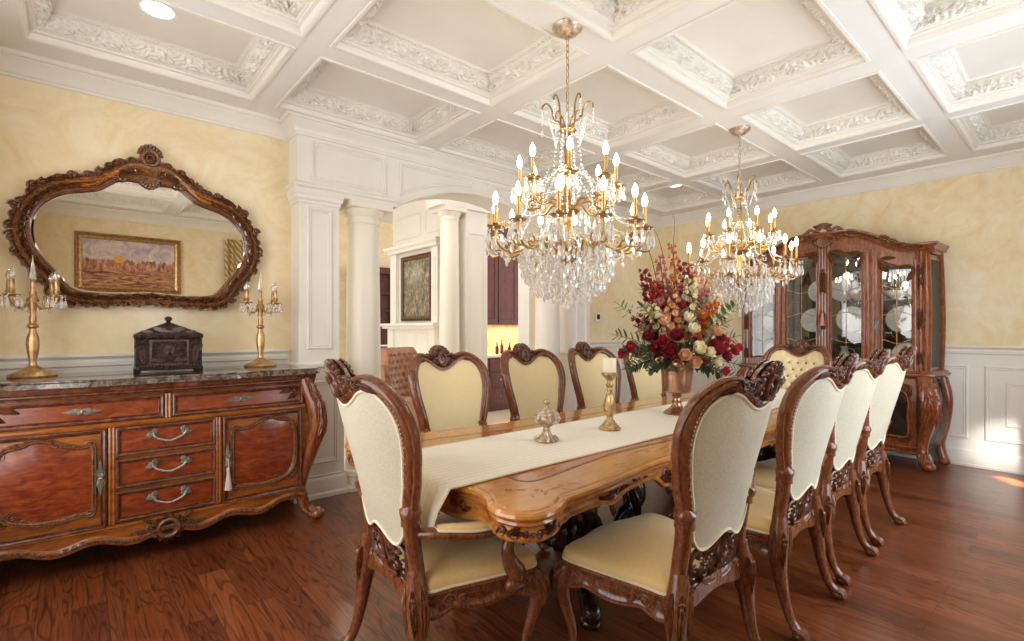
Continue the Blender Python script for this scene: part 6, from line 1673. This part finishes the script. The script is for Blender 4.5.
for y, c, lab in ((KY - .14, 'aebfb8', 'pale blue-green pitcher at the bottom of the china cabinet behind its third door'), (KY + .22, 'dfe2e2', 'white pitcher at the bottom of the china cabinet behind its second door')):
    pi = thing('pitcher', lab, 'pitcher', (6.34, y, .942)); mt = plain('glaze_' + c, c, .12)
    MB().lathe([(.035, 0), (.038, .008), (.055, .04), (.062, .08), (.05, .13), (.033, .17), (.036, .20), (.044, .215), (.04, .215), (.03, .18), (.001, .17)], (0, 0, 0), 28).build('body', mt, pi); MB().tube(spl([(0, -.036, .19), (0, -.085, .18), (0, -.09, .12), (0, -.057, .07)], 4), .006, 8).build('handle', mt, pi)

# ------------------------------------------------------------------ chandeliers
def chandelier(loc, label):
    t = thing('chandelier', label, 'chandelier', loc, 0.0, 'crystal chandeliers over the table')
    Z = lambda z: z - ZB
    rc = random.Random(21)
    MB().lathe([(.082, 0), (.084, -.006), (.078, -.014), (.070, -.024), (.052, -.040), (.030, -.052), (.012, -.058), (.012, -.066), (.001, -.068)], (0, 0, 0), 48, 16, .03, (-.05, -.01)).build('canopy', M['silvergold'], t, True, ang=50)
    ch = MB(); z = -.066; k = 0
    while z > Z(2.50):
        L = .043; P = []
        for j in range(14):
            a = 2 * PI * j / 14; u, w = .0085 * sin(a), L / 2 * cos(a); P.append((u if k % 2 else 0, 0 if k % 2 else u, z - L / 2 + w + .004))
        ch.tube(P, .0028, 6, True); z -= L - .008; k += 1
    ch.build('chain', M['silvergold'], t, True)
    b = Z(0)
    MB().lathe([(.001, b + 2.46), (.012, b + 2.455), (.034, b + 2.44), (.045, b + 2.425), (.036, b + 2.41), (.012, b + 2.40), (.012, b + 2.37), (.018, b + 2.33), (.013, b + 2.26), (.020, b + 2.20), (.014, b + 2.10), (.022, b + 2.02), (.055, b + 2.005), (.065, b + 1.985), (.045, b + 1.965), (.020, b + 1.95), (.020, b + 1.90), (.032, b + 1.87), (.024, b + 1.80), (.045, b + 1.77), (.075, b + 1.755), (.072, b + 1.735), (.035, b + 1.715), (.015, b + 1.69), (.001, b + 1.68)], (0, 0, 0), 32, 8, .06).build('stem', M['brightgold'], t, True, ang=50)
    # crown of scrolls at top with beads
    for k in range(6):
        a = 2 * PI * k / 6 + .2; ux, uy = cos(a), sin(a)
        P = [(ux * r, uy * r, b + z) for r, z in spl([(.03, 2.43), (.045, 2.47), (.075, 2.49), (.085, 2.54), (.11, 2.575), (.135, 2.565), (.138, 2.545)], 5)]
        s = MB().tube(P, .0048, 7).build('crown_scroll', M['brightgold'], t)
        m = MB(); e = P[-1]
        for j in range(7): bead(m, (e[0], e[1], e[2] - .008 - j * .0125), .0058)
        drop(m, (e[0], e[1], e[2] - .10), .012, .055)
        m.build('bead_tassel', M['crystal'], s, False, label='hanging clear beads and drop'); m = MB()
        # bead chain sweeping down to the middle tier
        for j in range(18):
            q = j / 17; r = .045 + .03 * sin(PI * q) ; bead(m, (ux * r, uy * r, b + 2.41 - .42 * q), .0062)
        m.build('bead_strand', M['crystal'], s, False, label='strand of clear beads'); m = MB()
        for j in range(26):
            q = j / 25; r = .10 * (1 - q) + .19 * q - .05 * sin(PI * q); bead(m, (cos(a + .3) * r, sin(a + .3) * r, b + 2.52 - .02 - .44 * q - .03 * sin(PI * q)), .0058) if j > 14 else bead(m, (cos(a + .5) * (.11 - .06 * q), sin(a + .5) * (.11 - .06 * q), b + 2.47 - .2 * q), .0055)
        m.build('bead_strand', M['crystal'], s, False, label='strand of clear beads')
    nd = 0; stuff = MB()
    tiers = [(12, .408, 1.865, .105, .12), (8, .262, 2.105, .10, .0)]
    for ti, (n, R, zc, sl, ph) in enumerate(tiers):
        for k in range(n):
            a = 2 * PI * k / n + ph; ux, uy = cos(a), sin(a); R_ = R
            z0 = 1.76 if ti == 0 else 2.0
            if ti == 0: pp = [(.05, 1.75), (.10, 1.80), (.17, 1.82), (.24, 1.775), (.31, 1.745), (.37, 1.765), (.405, 1.81), (R, zc)]
            else: pp = [(.04, 1.99), (.08, 2.03), (.12, 2.035), (.17, 2.0), (.22, 2.0), (.255, 2.04), (R, zc)]
            P = [(ux * r, uy * r, b + z) for r, z in spl(pp, 5)]
            m = MB(); m.tube(P, [.0085 - .003 * i / len(P) for i in range(len(P))], 8)
            gm = lambda p, q, h: (ux * p - uy * h, uy * p + ux * h, b + q)
            rd = lambda C, w: m.ribbon(C, [(w * cos(2 * PI * i / 6), w * sin(2 * PI * i / 6)) for i in range(6)], gm)
            if ti == 0: rd(spiral(.30, 1.79, .035, .010, -PI / 2, 1.2, 16), .006); rd(spiral(.17, 1.785, .030, .008, PI / 2, -1.2, 16), .006); rd(spl([(.36, 1.76), (.42, 1.75), (.44, 1.78), (.42, 1.80)], 4), .005)
            else: rd(spiral(.19, 2.03, .026, .008, -PI / 2, 1.2, 14), .005)
            ar = m.build('arm', M['brightgold'], t, True, ang=50)
            ex, ey = ux * R, uy * R
            MB().lathe([(.004, b + zc - .004), (.022, b + zc), (.040, b + zc + .006), (.044, b + zc + .012), (.042, b + zc + .013), (.024, b + zc + .006), (.010, b + zc + .008), (.010, b + zc + .02), (.016, b + zc + .026), (.010, b + zc + .034)], (ex, ey, 0), 20, 10, .05).build('drip_pan', M['brightgold'], ar, True, ang=50)
            MB().lathe([(.0095, b + zc + .01), (.0095, b + zc + sl + .012), (.0115, b + zc + sl + .016), (.0095, b + zc + sl + .02)], (ex, ey, 0), 12).build('candle_sleeve', M['brightgold'], ar, True)
            m = MB(); flame(m, b + zc + sl + .018, 1.0, (ex, ey)); m.build('bulb', M['bulb'], ar, True, label='lit flame-shaped bulb')
            # crystals around the pan
            nn = 6
            for j in range(nn):
                q = 2 * PI * j / nn + a; cx, cy = ex + .041 * cos(q), ey + .041 * sin(q); zz = b + zc + .006
                L = .060 if ti == 0 else .045; xt = rc.uniform(0, .03) if ti == 0 else 0
                if ti == 0 and j in (0, 1, 5) :
                    m = MB(); 
                    for w in range(2): bead(m, (cx, cy, zz - .006 - .012 * w), .0062)
                    drop(m, (cx, cy, zz - .022 - xt), .018, L + .022, 6, q); m.build('crystal_pendant', M['crystal'], t, False, label='clear cut crystal pendant'); nd += 1
                else:
                    for w in range(2): bead(stuff, (cx, cy, zz - .006 - .012 * w), .0058)
                    drop(stuff, (cx, cy, zz - .022 - xt), .015, L + .010, 6, q)
            # swags between arms
            a2 = 2 * PI * (k + 1) / n + ph
            for j in range(1, 12 if ti == 0 else 10):
                q = j / (12 if ti == 0 else 10); x = R * .97 * ((1 - q) * cos(a) + q * cos(a2)); y = R * .97 * ((1 - q) * sin(a) + q * sin(a2)); bead(stuff, (x, y, b + zc - .02 - .055 * sin(PI * q)), .0055)
            if ti == 0:   # chains from the upper tier to the lower pans
                for j in range(22):
                    q = j / 21; r = .25 * (1 - q) + .40 * q - .06 * sin(PI * q); bead(stuff, (cos(a + .1) * r, sin(a + .1) * r, b + 2.09 - .20 * q - .05 * sin(PI * q)), .0055)
                for r_, z_ in ((.34, 1.75), (.27, 1.765), (.21, 1.79)): drop(stuff, (cos(a) * r_, sin(a) * r_, b + z_ - .005), .012, .055, 6, a)
                drop(stuff, (cos(a + .26) * .36, sin(a + .26) * .36, b + 1.79), .013, .065, 6, a)
    # basket: tiers of drops
    big = 100 - nd
    rows = [(.245, 1.775, 32), (.25, 1.725, 32), (.245, 1.68, 30), (.225, 1.64, 28), (.20, 1.60, 24), (.165, 1.57, 20), (.125, 1.545, 14), (.075, 1.525, 8), (.0, 1.50, 1), (.16, 1.70, 20), (.10, 1.66, 14), (.17, 1.76, 20)]
    for i, (r, z_, n) in enumerate(rows):
        for k in range(n):
            a = 2 * PI * k / n + i * .37; tgt = stuff
            p = (cos(a) * r, sin(a) * r, b + z_ + rc.uniform(-.012, .012))
            if i in (5, 6, 7, 8) and big > 0: tgt = MB(); big -= 1
            for w in range(2): bead(tgt, (p[0], p[1], p[2] + .010 + .012 * w), .0062)
            drop(tgt, p, .0145 if i != 8 else .02, .055 if i != 8 else .06, 6, a)
            if tgt is not stuff: tgt.build('crystal_pendant', M['crystal'], t, False, label='clear cut crystal pendant')
    for k in range(30):   # strings forming the basket top
        a = 2 * PI * k / 30
        for j in range(12):
            q = j / 11; r = .07 + .17 * q - .0 * q; bead(stuff, (cos(a) * r, sin(a) * r, b + 1.86 - .07 * q - .03 * sin(PI * q)), .0058)
    for k in range(12):  # upper dome
        a = 2 * PI * k / 12
        for j in range(14):
            q = j / 13; r = .05 + .13 * sin(PI * q * .6); bead(stuff, (cos(a) * r, sin(a) * r, b + 2.22 - .2 * q), .0055)
        drop(stuff, (cos(a) * .10, sin(a) * .10, b + 1.97), .012, .055, 6, a); drop(stuff, (cos(a) * .15, sin(a) * .15, b + 1.93), .012, .055, 6, a)
    stuff.build('crystal_drops', M['crystal'], t, False, kind='stuff', label='countless small crystal beads and drops')
    for k in range(4):
        L = bpy.data.lights.new('candle_glow', 'POINT'); L.energy = .6; L.color = (1, .90, .76); L.shadow_soft_size = .05
        lo = bpy.data.objects.new('candle_glow', L); COL.objects.link(lo); lo.parent = t; a = k * PI / 2 + .5; lo.location = (.33 * cos(a), .33 * sin(a), Z(2.06))
    return t
c = chandelier((2.04, 1.885, ZB), 'nearer of the two gilt crystal chandeliers, hanging over the front half of the table')
dup(c, (4.15, 1.915, ZB), .13, 'farther of the two gilt crystal chandeliers, before the china cabinet and the flowers')

# ------------------------------------------------------------------ light, sky, camera
w = bpy.data.worlds.new('sky'); sc.world = w; w.use_nodes = True
bg = w.node_tree.nodes['Background']; bg.inputs[0].default_value = (.95, .97, 1, 1); bg.inputs[1].default_value = 1.3
def area(name, loc, rot, sx, sy, e, col, portal=False):
    L = bpy.data.lights.new(name, 'AREA'); L.shape = 'RECTANGLE'; L.size = sx; L.size_y = sy; L.energy = e; L.color = col
    o = bpy.data.objects.new(name, L); COL.objects.link(o); o.location = loc; o.rotation_euler = rot
    if portal: L.cycles.is_portal = True
    return o
area('window_daylight_south', (3.75, YS - .30, 1.55), (-PI / 2, 0, PI), 2.8, 2.1, 30, (.72, .86, 1))
area('west_fill_light', (XW - .30, 2.1, 1.55), (0, -PI / 2, 0), 2.1, 2.7, 14, (1, .95, .86))  # fill lamp outside the added west window
def beam(name, src, dst, e, ang, col):
    L = bpy.data.lights.new(name, 'SPOT'); L.energy = e; L.color = col; L.spot_size = math.radians(ang); L.spot_blend = 1; L.shadow_soft_size = .03
    o = bpy.data.objects.new(name, L); COL.objects.link(o); o.location = src; o.rotation_euler = (Vector(dst) - Vector(src)).to_track_quat('-Z', 'Y').to_euler(); return o
beam('sun_patch_spot', (3.30, -1.68, 2.10), (6.62, .56, .24), 520, 7.5, (1, .97, .92))  # added spot in place of the sun, makes the wainscot patch
beam('sun_patch_spot', (2.80, -1.90, 2.10), (6.22, .46, 0), 12000, 2.6, (1, .92, .7))  # second added spot, makes the sun patch on the floor
cam = bpy.data.cameras.new('camera'); co = bpy.data.objects.new('camera', cam); COL.objects.link(co); sc.camera = co
cam.sensor_fit = 'HORIZONTAL'; cam.sensor_width = 36; cam.lens = 506 / 1024 * 36; cam.shift_x = 0; cam.shift_y = -(320.5 - 329.3) / 1024
co.location = (0, 0, 1.34); co.rotation_euler = (PI / 2, 0, .8552 - PI / 2); cam.clip_start = .02
sc.view_settings.view_transform = 'Standard'; sc.view_settings.look = 'None'; sc.view_settings.gamma = 1; sc.view_settings.use_curve_mapping = False
sc.view_settings.exposure = 1.15
sc.cycles.use_denoising = True
sc.cycles.max_bounces = 10; sc.cycles.transparent_max_bounces = 24; sc.cycles.transmission_bounces = 8; sc.cycles.diffuse_bounces = 5; sc.cycles.glossy_bounces = 5; sc.cycles.sample_clamp_indirect = 8
